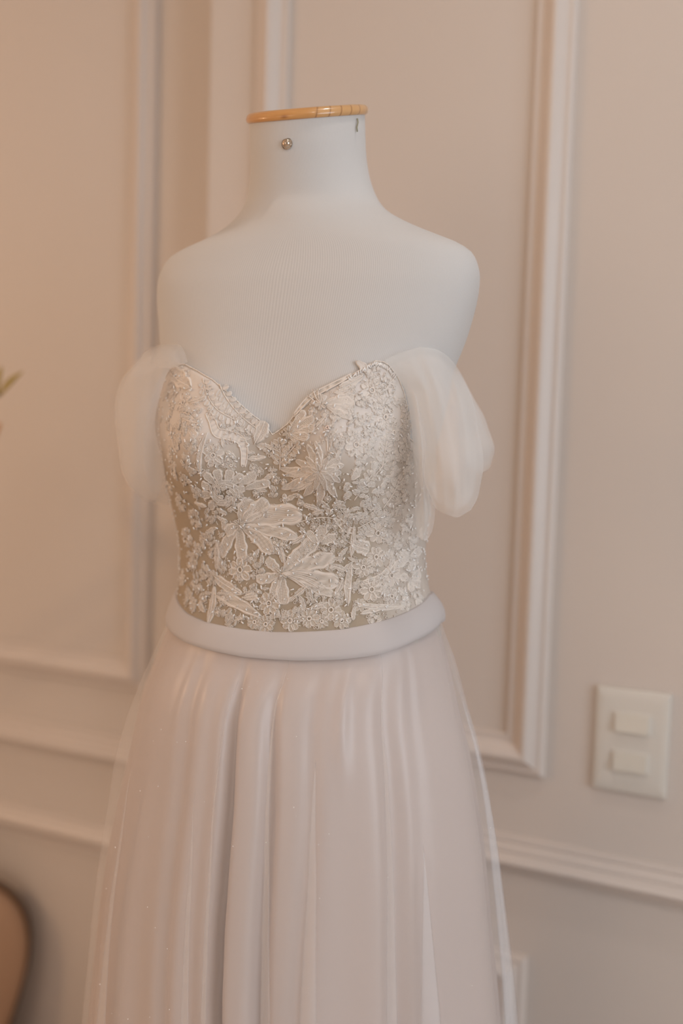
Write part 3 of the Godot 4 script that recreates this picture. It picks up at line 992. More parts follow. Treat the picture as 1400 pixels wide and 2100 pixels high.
func build_form() -> void:
	var t := thing("dress_form", "white jersey dress form with a wooden neck cap, wearing the gown", "dress form", FORM_ORIGIN, FORM_TURN)
	var st := begin()
	var rows := []
	var heights := []
	for i in 130:
		heights.append(lerpf(1.13, 1.7208, i / 129.0))
	for y in heights:
		var q := torso_row(y)
		var row := PackedVector3Array()
		for c in 181:
			row.append(skin_in(q, deg_to_rad(-180.0 + 2.0 * c), y, 0.0))
		rows.append(row)
	var low := PackedVector3Array()
	for p in rows[0]: low.append(Vector3(0, 1.13, 0))
	rows.push_front(low)
	grid(st, rows)
	finish(st, "torso", M.jersey, t)
	# wooden cap, tipped forward with the neck
	st = begin()
	var q: Array = torso_row(1.7208)
	rows = []
	for l in [[-0.010, 0.0], [0.0008, 0.0], [0.0028, 0.0016], [0.0034, 0.0045], [0.0026, 0.0078], [0.0006, 0.0098], [-0.004, 0.0106], [-0.03, 0.0108], [-0.0578, 0.0108]]:
		var row := PackedVector3Array()
		for c in 121:
			var a := deg_to_rad(-180.0 + 3.0 * c)
			var x: float = q[2] + (q[1] + l[0]) * sin(a)
			var z: float = q[3] + ((q[4] if cos(a) > 0 else q[5]) + l[0]) * cos(a)
			row.append(Vector3(x, 1.7200 + l[1] - (z - q[3]) * LEAN, z))
		rows.append(row)
	grid(st, rows, false, Vector2(1, 1))
	tag(finish(st, "neck_cap", M.cap_wood, t), "varnished wooden neck cap with dark joint lines")
	# nickel screw head just under the cap
	st = begin()
	var p := skin(deg_to_rad(2.2), 1.6977)
	lathe(st, [[0.0056, 0.0], [0.0057, 0.0006], [0.0046, 0.0010], [0.0044, 0.0024], [0.0036, 0.0039], [0.0020, 0.0049], [0.0001, 0.0052]], Vector3.ZERO, 24)
	var knob := finish(st, "screw", M.nickel, t)
	knob.transform = Transform3D(Basis(Vector3.RIGHT, deg_to_rad(90.0)), p)
	# a loose thread under the right end of the cap
	st = begin()
	var a0 := skin(deg_to_rad(78.0), 1.7165, 0.0012)
	tube(st, [a0, a0 + Vector3(0.0012, -0.004, 0.001), a0 + Vector3(0.0002, -0.009, 0.0015), a0 + Vector3(0.0007, -0.013, 0.001)], 0.0007, 6)
	finish(st, "loose_thread", M.olive_thread, t)
	# the stand, under the skirt
	st = begin()
	lathe(st, [[0.02, 0.05], [0.02, 1.14], [0.001, 1.14]], Vector3.ZERO, 20)
	finish(st, "pole", M.dark_steel, t)
	st = begin()
	lathe(st, [[0.001, 0.0], [0.17, 0.0], [0.172, 0.012], [0.16, 0.022], [0.05, 0.035], [0.022, 0.06], [0.001, 0.06]], Vector3.ZERO, 36)
	finish(st, "stand_base", M.dark_steel, t)

# ---------------------------------------------------------------- the gown

func build_dress() -> void:
	var t := thing("wedding_dress", "white off-shoulder wedding dress with beaded lace bodice, satin belt and tulle skirt", "wedding dress", FORM_ORIGIN, FORM_TURN)
	var bodice := build_bodice(t)
	build_lace(bodice)
	build_stitching(bodice)
	build_beads(bodice)
	build_belt(t)
	build_satin(t)
	build_tulle(t)
	build_sleeves(t)

func build_bodice(t: Node3D) -> MeshInstance3D:
	var st := begin()
	st.set_smooth_group(0)
	var nr := 60
	var cols := 241
	var rows := []
	var tint := []
	for r in nr + 1:
		var row := PackedVector3Array()
		var tr := PackedColorArray()
		for c in cols:
			var deg := -180.0 + 360.0 * c / (cols - 1)
			var y := lerpf(1.195, along(NECKLINE, deg), float(r) / nr)
			var off := 0.0035 if r < nr else 0.002
			var p := skin(deg_to_rad(deg), y, off)
			# seams: shallow grooves at the princess lines
			for s in [-31.0, 35.0, -80.0, 84.0]:
				var d: float = (deg - s) / 0.8
				p -= Vector3(p.x, 0, p.z).normalized() * 0.0012 * exp(-d * d)
			row.append(p)
			# white cup lining above, nude tulle below and between
			var w := lining(deg, y)
			tr.append(NUDE.lerp(LINING, w))
		rows.append(row)
		tint.append(tr)
	var lip := PackedVector3Array()
	for c in cols:
		var deg := -180.0 + 360.0 * c / (cols - 1)
		lip.append(skin(deg_to_rad(deg), along(NECKLINE, deg) - 0.001, 0.0004))
	rows.append(lip)
	tint.append(tint[nr])
	for r in rows.size() - 1:
		for c in cols - 1:
			for i in [[r, c], [r + 1, c], [r + 1, c + 1], [r, c], [r + 1, c + 1], [r, c + 1]]:
				st.set_color(tint[i[0]][i[1]])
				st.set_uv(Vector2(float(i[1]) / cols, float(i[0]) / nr))
				st.add_vertex(rows[i[0]][i[1]])
	var body := finish(st, "bodice", M.nude_tulle, t)
	# corded edge along the sweetheart neckline
	st = begin()
	st.set_color(THREAD)
	var path := []
	var rad := []
	for k in 400:
		var deg := -100.0 + 200.0 * k / 399.0
		path.append(skin(deg_to_rad(deg), along(NECKLINE, deg) - 0.0004, 0.0026))
		rad.append(0.0006 + 0.00025 * sin(k * 1.9))
	tube(st, path, rad, 6)
	finish(st, "neckline_trim", M.lace_thread, body)
	return body

# a patch of bodice on which one motif is laid: local millimetres become points on the cloth
const THREAD := Color(0.86, 0.79, 0.725)
const NUDE := Color(0.44, 0.365, 0.285)
const LINING := Color(0.78, 0.73, 0.69)
var patch := {}

func lining(deg: float, y: float) -> float:
	var w := smoothstep(1.345, 1.405, y) * (1.0 - 0.9 * exp(-pow((deg - 10.0) / 13.0, 2.0)))
	return maxf(w, 0.5 * smoothstep(38.0, 60.0, deg))

func lay(deg: float, y: float) -> void:
	var a := deg_to_rad(deg)
	var p := skin(a, y, 0.0035)
	var n := skin_normal(a, y)
	var e1 := Vector3.UP.cross(n).normalized()
	patch = {"p": p, "n": n, "e1": e1, "e2": n.cross(e1).normalized(), "base": NUDE.lerp(LINING, lining(deg, y))}

func cloth(x: float, y: float, h: float) -> Vector3:
	var p: Vector3 = patch.p + patch.e1 * (x * 0.001) + patch.e2 * (y * 0.001)
	var yy := clampf(p.y, 1.18, 1.6)
	var q := torso_row(yy)
	var s := skin_in(q, angle_of(q, p.x, p.z), yy, 0.0035)
	return s + patch.n * (h * 0.001)

# one embroidered petal: ridged threads, raised rim, edges down on the cloth. kinds: 0 pointed, 1 rounded, 2 open loop
func petal(st: SurfaceTool, base: Vector2, tip: Vector2, width: float, kind := 0, lift := 0.0) -> void:
	var d := tip - base
	var l := d.length()
	if l < 0.4: return
	var side := Vector2(-d.y, d.x) / l
	var ribs := clampi(int(width / 1.6), 2, 12)
	var nw := clampi(ribs * 3, 8, 26)
	var nl := clampi(int(l / 1.3), 7, 26)
	var curve := rng.randf_range(-0.12, 0.12) * l
	lift += rng.randf_range(0.0, 0.45)
	var rows := []
	var tints := []
	for i in nl + 1:
		var t := float(i) / nl
		var w: float
		if kind == 0: w = pow(t, 0.55) * pow(1.0 - t, 0.75) * 1.86
		elif kind == 1: w = pow(t, 0.7) * pow(1.0 - t, 0.38) * 1.72
		else: w = pow(t, 0.5) * pow(1.0 - t, 0.5) * 2.0
		w *= 1.0 + 0.10 * sin(t * 19.0 + lift * 7.0 + l)
		var mid := base + d * t + side * curve * sin(PI * t) * 0.5
		var row := PackedVector3Array()
		var tint := PackedColorArray()
		for j in nw + 1:
			var v := 2.0 * j / nw - 1.0
			var at := mid + side * v * w * width * 0.5
			var rim := exp(-pow((absf(v) - 0.80) / 0.14, 2.0))
			var end := exp(-pow((t - 0.95) / 0.06, 2.0))
			var h := 0.75 * (1.0 - pow(absf(v), 6.0)) * (1.0 - pow(2.0 * t - 1.0, 10.0))
			var rib := 0.42 * cos(v * ribs * PI + 1.3 * sin(t * 7.0 + l)) + 0.15 * sin(t * l * 2.3 + v * 5.0)
			if kind == 2:
				h = 0.25 + 1.0 * rim + 0.8 * end
			else:
				h += rib * (1.0 - 0.4 * rim) + 0.6 * rim + 0.3 * end
				h -= 0.5 * exp(-pow(v / 0.12, 2.0)) * (1.0 - t)
			if absf(v) > 0.99 or i == 0 or i == nl: h = -0.4
			row.append(cloth(at.x, at.y, h + lift))
			# thin stitching lets the nude tulle show between the threads; the rim is sewn solid
			var dense_ := clampf(0.62 + rib * 1.1 + rim * 0.6 + end * 0.5, 0.15, 1.0)
			if kind == 2: dense_ = clampf(0.35 + rim + end, 0.0, 1.0)
			tint.append((patch.base as Color).lerp(THREAD, dense_))
		rows.append(row)
		tints.append(tint)
	st.set_smooth_group(0)
	for r in nl:
		for c in nw:
			for q in [[r + 1, c + 1], [r, c + 1], [r, c], [r + 1, c + 1], [r, c], [r + 1, c]]:
				st.set_color(tints[q[0]][q[1]])
				st.set_uv(Vector2(float(q[1]) / nw, float(q[0]) / nl))
				st.add_vertex(rows[q[0]][q[1]])
	st.set_color(THREAD)

func cord(st: SurfaceTool, pts: Array, radius: float, lift := 0.4) -> void:
	var path := []
	for p in smooth_path(pts, 5): path.append(cloth(p.x, p.y, lift))
	tube(st, path, radius * 0.001, 6)

func daisy(st: SurfaceTool, at: Vector2, r: float, n: int) -> void:
	var turn := rng.randf() * TAU
	for k in n:
		var a := turn + TAU * (k + rng.randf_range(-0.15, 0.15)) / n
		var u := Vector2(cos(a), sin(a))
		petal(st, at + u * r * 0.2, at + u * r * rng.randf_range(0.88, 1.08), r * 5.0 / n, 2, 0.1)
	var ring := []
	for k in 9: ring.append(at + Vector2(cos(TAU * k / 8.0), sin(TAU * k / 8.0)) * r * 0.2)
	cord(st, ring, 0.7, 0.8)

func build_lace(bodice: Node3D) -> void:
	for d in LACE:
		lay(d[1], d[2])
		var st := begin()
		st.set_color(THREAD)
		var called := "lace_leaf"
		match d[0]:
			"daisy":
				called = "lace_daisy"
				daisy(st, Vector2.ZERO, d[3], d[4])
			"leaf":
				var u: Vector2 = Vector2.from_angle(deg_to_rad(d[5])) * (d[3] * 0.5)
				petal(st, -u, u, d[4], 0 if d[3] > d[4] * 1.9 else 1)
				if d[3] > 16.0: cord(st, [-u * 1.05, Vector2(u.y, -u.x) * 0.06, u * 0.9], 0.5, 1.1)
			"cluster":
				called = "lace_cluster"
				var n := int(d[3] * 1.3) + 4
				for k in n:
					var c: Vector2 = Vector2.from_angle(rng.randf() * TAU) * sqrt(rng.randf()) * d[3] * 0.8
					var u := Vector2.from_angle(rng.randf() * TAU) * rng.randf_range(2.0, 4.2)
					petal(st, c - u, c + u, rng.randf_range(3.0, 5.0), rng.randi() % 3, 0.1 + 0.3 * rng.randf())
			"sprig":
				called = "lace_sprig"
				var pts := []
				for p in d[3]: pts.append(Vector2(p[0], p[1]))
				cord(st, pts, 0.6)
				var path := smooth_path(pts, 6)
				var z: float = d[4]
				if z > 3.0:
					var gap := 0.0
					for k in range(1, path.size()):
						gap += path[k].distance_to(path[k - 1])
						if gap > z * 0.62:
							gap = 0.0
							var f: Vector2 = (path[k] - path[k - 1]).normalized()
							for s in [-1.0, 1.0]:
								var u: Vector2 = (Vector2(-f.y, f.x) * s + f * 0.45).normalized()
								petal(st, path[k] + u * 0.8, path[k] + u * z * rng.randf_range(1.1, 1.4), z * 0.85, 2 if rng.randf() < 0.6 else 1, 0.1)
					var e: Vector2 = path[path.size() - 1]
					var g: Vector2 = (e - path[path.size() - 3]).normalized()
					petal(st, e, e + g * z, z * 0.75, 2, 0.1)
			"band":
				called = "lace_ribbon"
				var pts := []
				for p in d[3]: pts.append(Vector2(p[0], p[1]))
				ribbon(st, smooth_path(pts, 8), d[4])
			"rose":
				called = "lace_flower"
				for t in d[3]:
					var tip := Vector2(t[0], t[1])
					petal(st, tip * 0.42, tip, t[2], 1, 0.1)
				for ring in [[0.66, 9, 1.2], [0.46, 7, 1.6], [0.28, 5, 2.0]]:
					for k in ring[1]:
						var a: float = TAU * (k + rng.randf() * 0.3) / ring[1]
						var r: float = 19.0 * ring[0]
						# petals of the heart lie across the radius, overlapping
						var c := Vector2.from_angle(a) * r
						var u := Vector2.from_angle(a + PI / 2.0 + 0.35) * r * 0.62
						petal(st, c - u, c + u, 5.2, 1, ring[2] * 0.5)
			_:
				called = "lace_flower"
				for t in d[3]:
					var tip := Vector2(t[0], t[1])
					petal(st, Vector2.ZERO + tip * 0.06, tip, t[2], 0 if d[0] == "peony" else 1, 0.0)
				if d[0] == "peony":
					for k in 9:
						var a := TAU * k / 9.0 + 0.2
						petal(st, Vector2.ZERO, Vector2.from_angle(a) * 20.0, 9.0, 0, 0.9)
					for k in 7:
						var a := TAU * k / 7.0
						petal(st, Vector2.ZERO, Vector2.from_angle(a) * 10.0, 5.0, 0, 1.5)
				elif d[3].size() > 4:
					for k in 6:
						var tip := Vector2.from_angle(TAU * k / 6.0 + 0.4) * 7.0
						petal(st, Vector2.ZERO, tip, 3.5, 2, 0.9)
				for s in d[4]:
					var e := Vector2(s[0], s[1])
					cord(st, [Vector2.ZERO, e * 0.5 + Vector2(-e.y, e.x) * 0.06, e], 0.45, 1.6)
					petal(st, e - e.normalized() * 1.4, e + e.normalized() * 1.6, 2.6, 2, 1.2)
		finish(st, called, M.lace_thread, bodice)

func ribbon(st: SurfaceTool, path: Array, width: float) -> void:
	var rows := []
	var n := path.size()
	var run := 0.0
	var edges := [[], []]
	var bands := []
	for i in n:
		var f: Vector2 = (path[mini(i + 1, n - 1)] - path[maxi(i - 1, 0)]).normalized()
		var s := Vector2(-f.y, f.x)
		if i: run += path[i].distance_to(path[i - 1])
		var t := float(i) / (n - 1)
		var w := width * 0.5 * (0.25 + 0.75 * pow(sin(PI * clampf(t * 0.92 + 0.06, 0.0, 1.0)), 0.6))
		var row := PackedVector3Array()
		for j in 9:
			var v := j / 4.0 - 1.0
			var at: Vector2 = path[i] + s * v * w
			var h := 0.35 + 0.35 * cos(run * TAU / 5.0)
			if j == 0 or j == 8: h = -0.4
			row.append(cloth(at.x, at.y, h))
		rows.append(row)
		bands.append(cos(run * TAU / 5.0))
		edges[0].append(path[i] + s * w)
		edges[1].append(path[i] - s * w)
	st.set_smooth_group(0)
	for r in n - 1:
		for c in 8:
			for q in [[r + 1, c + 1], [r, c + 1], [r, c], [r + 1, c + 1], [r, c], [r + 1, c]]:
				st.set_color((patch.base as Color).lerp(THREAD, clampf(0.55 + 0.5 * bands[q[0]], 0.0, 1.0)))
				st.set_uv(Vector2(q[1] / 8.0, float(q[0]) / n))
				st.add_vertex(rows[q[0]][q[1]])
	st.set_color(THREAD)
	for e in edges:
		var pts := []
		for p in e: pts.append(cloth(p.x, p.y, 0.5))
		tube(st, pts, 0.0007, 6)

# the loose loops and dashes of thread that cover the motifs and spill over their edges
func build_stitching(bodice: Node3D) -> void:
	var st := begin()
	st.set_color(THREAD)
	for d in LACE:
		lay(d[1], d[2])
		var reach := 6.0
		match d[0]:
			"leaf": reach = d[3] * 0.35
			"daisy", "cluster": reach = d[3]
			"sprig", "band": reach = 8.0
			_:
				for t in d[3]: reach = maxf(reach, Vector2(t[0], t[1]).length() * 0.75)
		var n := clampi(int(reach * reach * 0.16), 5, 60)
		for k in n:
			var c := Vector2.from_angle(rng.randf() * TAU) * sqrt(rng.randf()) * reach
			var here := cloth(c.x, c.y, 0.0)
			if here.y > along(NECKLINE, rad_to_deg(angle_of(torso_row(here.y), here.x, here.z))) - 0.002: continue
			if rng.randf() < 0.35:
				var r := rng.randf_range(0.7, 1.3)
				var ring := []
				for i in 7: ring.append(cloth(c.x + cos(TAU * i / 6.0) * r, c.y + sin(TAU * i / 6.0) * r * 1.3, 1.1))
				tube(st, ring, 0.00032, 4)
			else:
				var u := Vector2.from_angle(c.angle() + rng.randf_range(-0.9, 0.9)) * rng.randf_range(0.8, 1.9)
				tube(st, [cloth(c.x - u.x, c.y - u.y, 0.9), cloth(c.x, c.y, 1.5), cloth(c.x + u.x, c.y + u.y, 0.9)], 0.00034, 4)
	tag(finish(st, "stitching", M.lace_thread, bodice), "", "", "", "stuff")

func build_beads(bodice: Node3D) -> void:
	var st := begin()
	for k in 620:
		var deg := rng.randf_range(-85.0, 95.0)
		var top := along(NECKLINE, deg) - 0.006
		var y := lerpf(along(BELT_TOP, deg) + 0.006, top, rng.randf())
		lay(deg, y)
		var u := Vector2.from_angle(rng.randf() * TAU) * rng.randf_range(0.8, 1.9)
		tube(st, [cloth(-u.x, -u.y, 1.6), cloth(u.x, u.y, 1.9)], 0.0007, 6)
	# bugle beads fanned along the peak of the neckline
	for k in 26:
		var deg := 30.0 + 18.0 * k / 25.0
		lay(deg, along(NECKLINE, deg) - 0.004)
		var a := PI / 2.0 + rng.randf_range(-0.9, 0.9)
		var u := Vector2.from_angle(a)
		tube(st, [cloth(u.x * -1.5, u.y * -1.5, 1.2), cloth(u.x * 2.5, u.y * 2.5, 1.6)], 0.0006, 6)
	var o := finish(st, "beading", M.glass_bead, bodice)
	tag(o, "", "", "", "stuff")
	lay(27.3, 1.4045)
	st = begin()
	var ring := []
	for k in 17: ring.append(cloth(cos(TAU * k / 16.0) * 1.5, sin(TAU * k / 16.0) * 1.5, 1.8))
	tube(st, ring, 0.0006, 6)
	tag(finish(st, "sequin", M.pink_sequin, bodice), "small bright pink ring sequin")

func build_belt(t: Node3D) -> void:
	var st := begin()
	# inner edge, top fold, face, bottom fold; the folds are crisp, so each strip is shaded on its own
	var strips := [[[1.0, 0.003], [1.0, 0.0084]], [[1.0, 0.0084], [0.97, 0.0094], [0.8, 0.0097], [0.6, 0.0094], [0.4, 0.0086], [0.2, 0.0074], [0.03, 0.0060], [0.0, 0.0050]], [[0.0, 0.0050], [0.0, 0.001]]]
	var group := 1
	for prof in strips:
		var rows := []
		for p in prof:
			var row := PackedVector3Array()
			for c in 181:
				var deg := -180.0 + 2.0 * c
				var y := lerpf(along(BELT_TOP, deg), along(BELT_BOTTOM, deg), p[0])
				var side := absf(sin(deg_to_rad(deg)))
				row.append(skin(deg_to_rad(deg), y, p[1] + (0.005 if deg > 0.0 else 0.0005) * pow(side, 3.0) * sin(PI * clampf(p[0] * 0.8 + 0.08, 0.0, 1.0))))
			rows.append(row)
		grid(st, rows, false, Vector2.ONE, group)
		group += 1
	tag(finish(st, "belt", M.belt_satin, t), "plain white satin belt")

func skirt_point(tab: Array, deg: float, y: float, off: float) -> Vector3:
	var q: Array
	if y < tab[0][0]:
		# below the picture the skirt goes on widening to the floor, less so at the back
		var k: float = (tab[0][0] - y)
		q = [y, tab[0][1] + 0.085 * k + 0.05 * k * k, tab[0][2], tab[0][3] + 0.09 * k + 0.05 * k * k, tab[0][4] + 0.06 * k]
	else:
		q = from_table(tab, y)
	var a := deg_to_rad(deg)
	return Vector3(q[2] + (q[1] + off) * sin(a), y, (q[3] if cos(a) > 0 else q[4]) * cos(a) + off * cos(a))

# the skirts are sewn in under the belt and swell out below it
func tucked(tab: Array, deg: float, y: float, off: float, deep: float) -> Vector3:
	var a := deg_to_rad(deg)
	var below := along(BELT_BOTTOM, deg) - y
	var p := skirt_point(tab, deg, y, off)
	if below > 0.035: return p
	return skin(a, maxf(y, 1.13), 0.0065 - deep).lerp(p, smoothstep(-0.002, 0.035, below))

func build_satin(t: Node3D) -> void:
	# [angle at the belt, angle lower down, half width, depth] of the folds that fall inwards
	var folds := [[-6.5, -2.4, 1.7, 0.030], [7.5, 9.2, 2.0, 0.020], [22.0, 18.0, 2.6, 0.009], [47.0, 45.5, 3.6, 0.012], [-14.0, -10.0, 2.4, 0.004], [-24.0, -18.5, 2.8, 0.009], [58.0, 53.0, 3.2, 0.005], [-36.0, -30.0, 5.0, 0.005], [62.0, 60.0, 5.0, 0.004], [-55.0, -52.0, 6.0, 0.004]]
	for k in 18:
		var a := 92.0 + k * 11.0
		if a > 180.0: a -= 360.0
		folds.append([a, a + rng.randf_range(-2, 2), rng.randf_range(3.5, 5.5), rng.randf_range(0.006, 0.016)])
	var rows := []
	for r in 71:
		var f := pow(r / 70.0, 1.15)
		var row := PackedVector3Array()
		for c in 481:
			var deg := -180.0 + 360.0 * c / 480.0
			var top := along(BELT_BOTTOM, deg) + 0.010
			var y := lerpf(top, 0.012, f)
			var low := clampf((top - y) / 0.40, 0.0, 1.4)
			var off := 0.0
			for g in folds:
				var d := deg - lerpf(g[0], g[1], clampf(low, 0.0, 1.0))
				if d > 180.0: d -= 360.0
				if d < -180.0: d += 360.0
				d /= g[2] * (1.25 - 0.35 * minf(low, 1.0))
				if absf(d) < 3.0:
					off -= g[3] * pow(low, 0.5) * exp(-d * d)
			off += 0.0022 * sin(deg * 0.33 + 0.7) * low
			off += 0.006 * minf(low, 1.0) * exp(-pow((absf(deg) - 88.0) / 26.0, 2.0))
			# gathers just under the belt
			off += 0.0012 * sin(deg * 0.62 + 1.6 * sin(deg * 0.21)) * exp(-low * 9.0)
			# a soft puff where the front panel catches the light
			off += 0.0045 * exp(-pow((deg - 30.5) / 2.6, 2.0)) * exp(-pow((low - 0.17) / 0.10, 2.0))
			row.append(tucked(SATIN_ROWS, deg, y, off, 0.003))
		rows.append(row)
	rows.reverse()
	var st := begin()
	grid(st, rows)
	tag(finish(st, "satin_underskirt", M.skirt_satin, t), "soft pinkish white satin underskirt")

func build_tulle(t: Node3D) -> void:
	# pleats: [left edge, right edge (lower down), where they meet, how far below the belt they open]
	var pleats := [[-11.0, -7.3, -12.5, 0.35], [-5.6, -2.6, -6.4, 0.05], [9.8, 13.0, 8.8, 0.02], [18.3, 23.3, 23.0, 0.24], [40.3, 42.6, 45.0, 0.08], [48.3, 55.5, 54.0, 0.5], [-45.0, -38.0, -42.0, 0.35]]
	for k in 15:
		var a := 90.0 + k * 12.4
		if a > 180.0: a -= 360.0
		pleats.append([a, a + rng.randf_range(3.0, 6.0), a + 2.0, rng.randf_range(0.05, 0.4)])
	pleats.sort_custom(func(a, b): return a[0] < b[0])
	# columns: [angle lower down, angle at the belt, extra radius]
	var cols := []
	var at := -180.0
	for p in pleats:
		if p[0] < -176.0 or p[1] > 176.0: continue
		while at < p[0]:
			cols.append([at, at, 0.0, 0.0])
			at += 1.2
		for k in 7:
			cols.append([lerpf(p[0], p[1], k / 6.0), p[2], 0.0025 * k / 6.0, p[3]])
		for k in range(1, 7):
			cols.append([lerpf(p[1], p[0], k / 6.0), p[2], 0.0025 - 0.0035 * k / 6.0, p[3]])
		for k in range(1, 7):
			cols.append([lerpf(p[0], p[1], k / 6.0), p[2], -0.001 + 0.001 * k / 6.0, p[3]])
		at = p[1] + 0.8
	while at < 180.0:
		cols.append([at, at, 0.0, 0.0])
		at += 1.2
	cols.append([180.0, 180.0, 0.0, 0.0])
	# plain columns near a pleat lean towards its meeting point, so that the cloth never doubles back at the belt
	var last := -180.0
	for c in cols:
		c[1] = maxf(c[1], last)
		last = c[1]
	var rows := []
	for r in 61:
		var f := pow(r / 60.0, 1.1)
		var row := PackedVector3Array()
		for c in cols:
			var top := along(BELT_BOTTOM, c[1]) + 0.009
			var y := lerpf(top, 0.004, f)
			var low := clampf((top - y) / 0.40, 0.0, 1.5)
			var deg := lerpf(c[1], c[0], pow(clampf((low - c[3]) / (1.0 - c[3]), 0.0, 1.0), 0.8))
			var off: float = c[2] * clampf((low - c[3]) * 4.0, 0.0, 1.0 + low)
			off += 0.0030 * low * sin(deg * 0.27 + 1.0 + 0.8 * sin(deg * 0.11)) + 0.0005 * sin(deg * 0.9) * exp(-low * 6.0)
			row.append(tucked(TULLE_ROWS, deg, y, off, 0.0))
		rows.append(row)
	rows.reverse()
	var st := begin()
	grid(st, rows)
	var skirt := finish(st, "tulle_overskirt", M.skirt_tulle, t)
	tag(skirt, "sheer white tulle overskirt in long pleats")
	# specks of glitter caught in the tulle
	st = begin()
	for k in 90:
		var deg := rng.randf_range(-80.0, 90.0)
		var y := lerpf(0.70, 1.17, rng.randf())
		var p := skirt_point(TULLE_ROWS, deg, y, 0.0045)
		var r := rng.randf_range(0.0003, 0.0006)
		lathe(st, [[0.00001, -r], [r * 0.87, -r * 0.5], [r * 0.87, r * 0.5], [0.00001, r]], p, 6)
	tag(finish(st, "glitter", M.glitter, skirt), "", "", "", "stuff")

# a sheet through a grid of points in the form's own axes
func sheet(st: SurfaceTool, ctrl: Array, nu: int, nv: int, wrinkle: float, push := 0.0) -> void:
	var cp := []
	for r in ctrl:
		var row := []
		for p in r: row.append(Vector3(p[0], p[1], p[2]))
		cp.append(row)
	var nr: int = cp.size()
	var nc: int = cp[0].size()
	var mid := Vector3.ZERO
	for r in cp:
		for p in r: mid += p
	mid /= nr * nc
	var rows := []
	for i in nv + 1:
		var v := float(i) / nv * (nr - 1)
		var vi := mini(int(v), nr - 2)
		var row := PackedVector3Array()
		for j in nu + 1:
			var u := float(j) / nu * (nc - 1)
			var ui := mini(int(u), nc - 2)
			var q: Array = []
			for k in [-1, 0, 1, 2]:
				var r: Array = cp[clampi(vi + k, 0, nr - 1)]
				q.append(spline(r[maxi(ui - 1, 0)], r[ui], r[ui + 1], r[mini(ui + 2, nc - 1)], u - ui))
			var p: Vector3 = spline(q[0], q[1], q[2], q[3], v - vi)
			var out := (p - mid).normalized()
			var tv := float(i) / nv
			var tu := float(j) / nu
			var env := sin(PI * clampf(tu, 0.03, 0.97)) * clampf(1.8 * sin(PI * tv), 0.12, 1.0)
			# gathers run along the sleeve and fan out from where it is sewn on
			p += out * (wrinkle * env * (0.7 * sin(tv * 17.0 + 5.0 * tu) + 1.3 * sin(tu * 24.0 - tv * 5.0 + 2.0 * sin(tv * 3.0)) + 0.7 * sin(tu * 41.0 - tv * 8.0 + 1.0)) + push)
			row.append(p)
		rows.append(row)
	rows.reverse()
	grid(st, rows)

func build_sleeves(t: Node3D) -> void:
	var st := begin()
	sheet(st, SLEEVE_FAR, 48, 60, 0.0012)
	sheet(st, SLEEVE_FAR, 48, 60, 0.0015, -0.006)
	sheet(st, SLEEVE_FAR_FLAP, 30, 20, 0.0006)
	tag(finish(st, "tulle_sleeve", M.far_sleeve_tulle, t), "draped sheer tulle sleeve puffed out at the far arm")
	st = begin()
	sheet(st, SLEEVE_NEAR_FRONT, 90, 60, 0.0022)
	sheet(st, SLEEVE_NEAR_FRONT, 90, 60, 0.0028, -0.008)
	sheet(st, SLEEVE_NEAR_BACK, 36, 40, 0.0010)
	sheet(st, SLEEVE_NEAR_BACK, 36, 40, 0.0010, -0.004)
	sheet(st, SLEEVE_NEAR_HANGING, 30, 40, 0.0008)
	tag(finish(st, "tulle_sleeve", M.sleeve_tulle, t), "draped sheer tulle sleeve hanging in lobes at the near arm")

# ---------------------------------------------------------------- armchair and plant at the left edge

const CHAIR_OUTLINE := [[0.0, 0.44], [0.07, 0.437], [0.13, 0.425], [0.172, 0.402], [0.20, 0.368], [0.213, 0.325], [0.214, 0.285], [0.207, 0.24], [0.192, 0.185], [0.172, 0.12], [0.150, 0.05], [0.135, 0.0]]

func build_chair() -> void:
	var t := thing("chair", "tan leather chair with a dark-edged rounded back at the lower left", "chair", Vector3(CHAIR_AT.x, 0.0, CHAIR_AT.z), 5.0)
	var pts := []
	for p in CHAIR_OUTLINE: pts.append(Vector2(p[0], p[1]))
	var right := smooth_path(pts, 4)
	var outline := PackedVector2Array()
	var rev := right.duplicate()
	rev.reverse()
	for p in rev: outline.append(Vector2(p.x, p.y))       # up the right side
	for k in range(1, right.size()): outline.append(Vector2(-right[k].x, right[k].y))
	var base := CHAIR_AT.y
	var st := begin()
	slab(st, outline, Vector3(0, base, 0), -0.012, 0.014, 0.008)
	finish(st, "back_frame", M.chair_wood, t)
	st = begin()
	var inner := PackedVector2Array()
	var mid := Vector2(0, 0.22)
	for p in outline: inner.append(mid + (p - mid) * (1.0 - 0.0025 / p.distance_to(mid)))
	slab(st, inner, Vector3(0, base, 0), 0.012, 0.034, 0.008, 0.014)
	finish(st, "back_cushion", M.chair_leather, t)
	st = begin()
	slab(st, rounded_rect(0.23, 0.06, 0.03, 5), Vector3(0, base + 0.04, 0), 0.03, 0.44, 0.03)
	finish(st, "seat", M.chair_leather, t)
	st = begin()
	slab(st, rounded_rect(0.225, 0.02, 0.01, 3), Vector3(0, base - 0.035, 0), 0.0, 0.42, 0.01)
	finish(st, "seat_frame", M.chair_wood, t)
	for x in [-0.19, 0.19]:
		for z in [0.03, 0.37]:
			st = begin()
			tube(st, [Vector3(x * 1.05, 0.0, z), Vector3(x, base - 0.04, z)], [0.012, 0.019], 12)
			finish(st, "leg", M.chair_wood, t)
		st = begin()
		tube(st, smooth_path([Vector3(x * 0.6, base + 0.06, -0.002), Vector3(x * 0.7, base, 0.002), Vector3(x * 0.85, base - 0.05, 0.03)], 5), 0.014, 10)
		finish(st, "back_post", M.chair_wood, t)

const CHAIR_AT := Vector3(-0.7613, 0.1501, -1.7958)
const PLANT_AT := Vector3(-1.95, 0.0, 0.20)

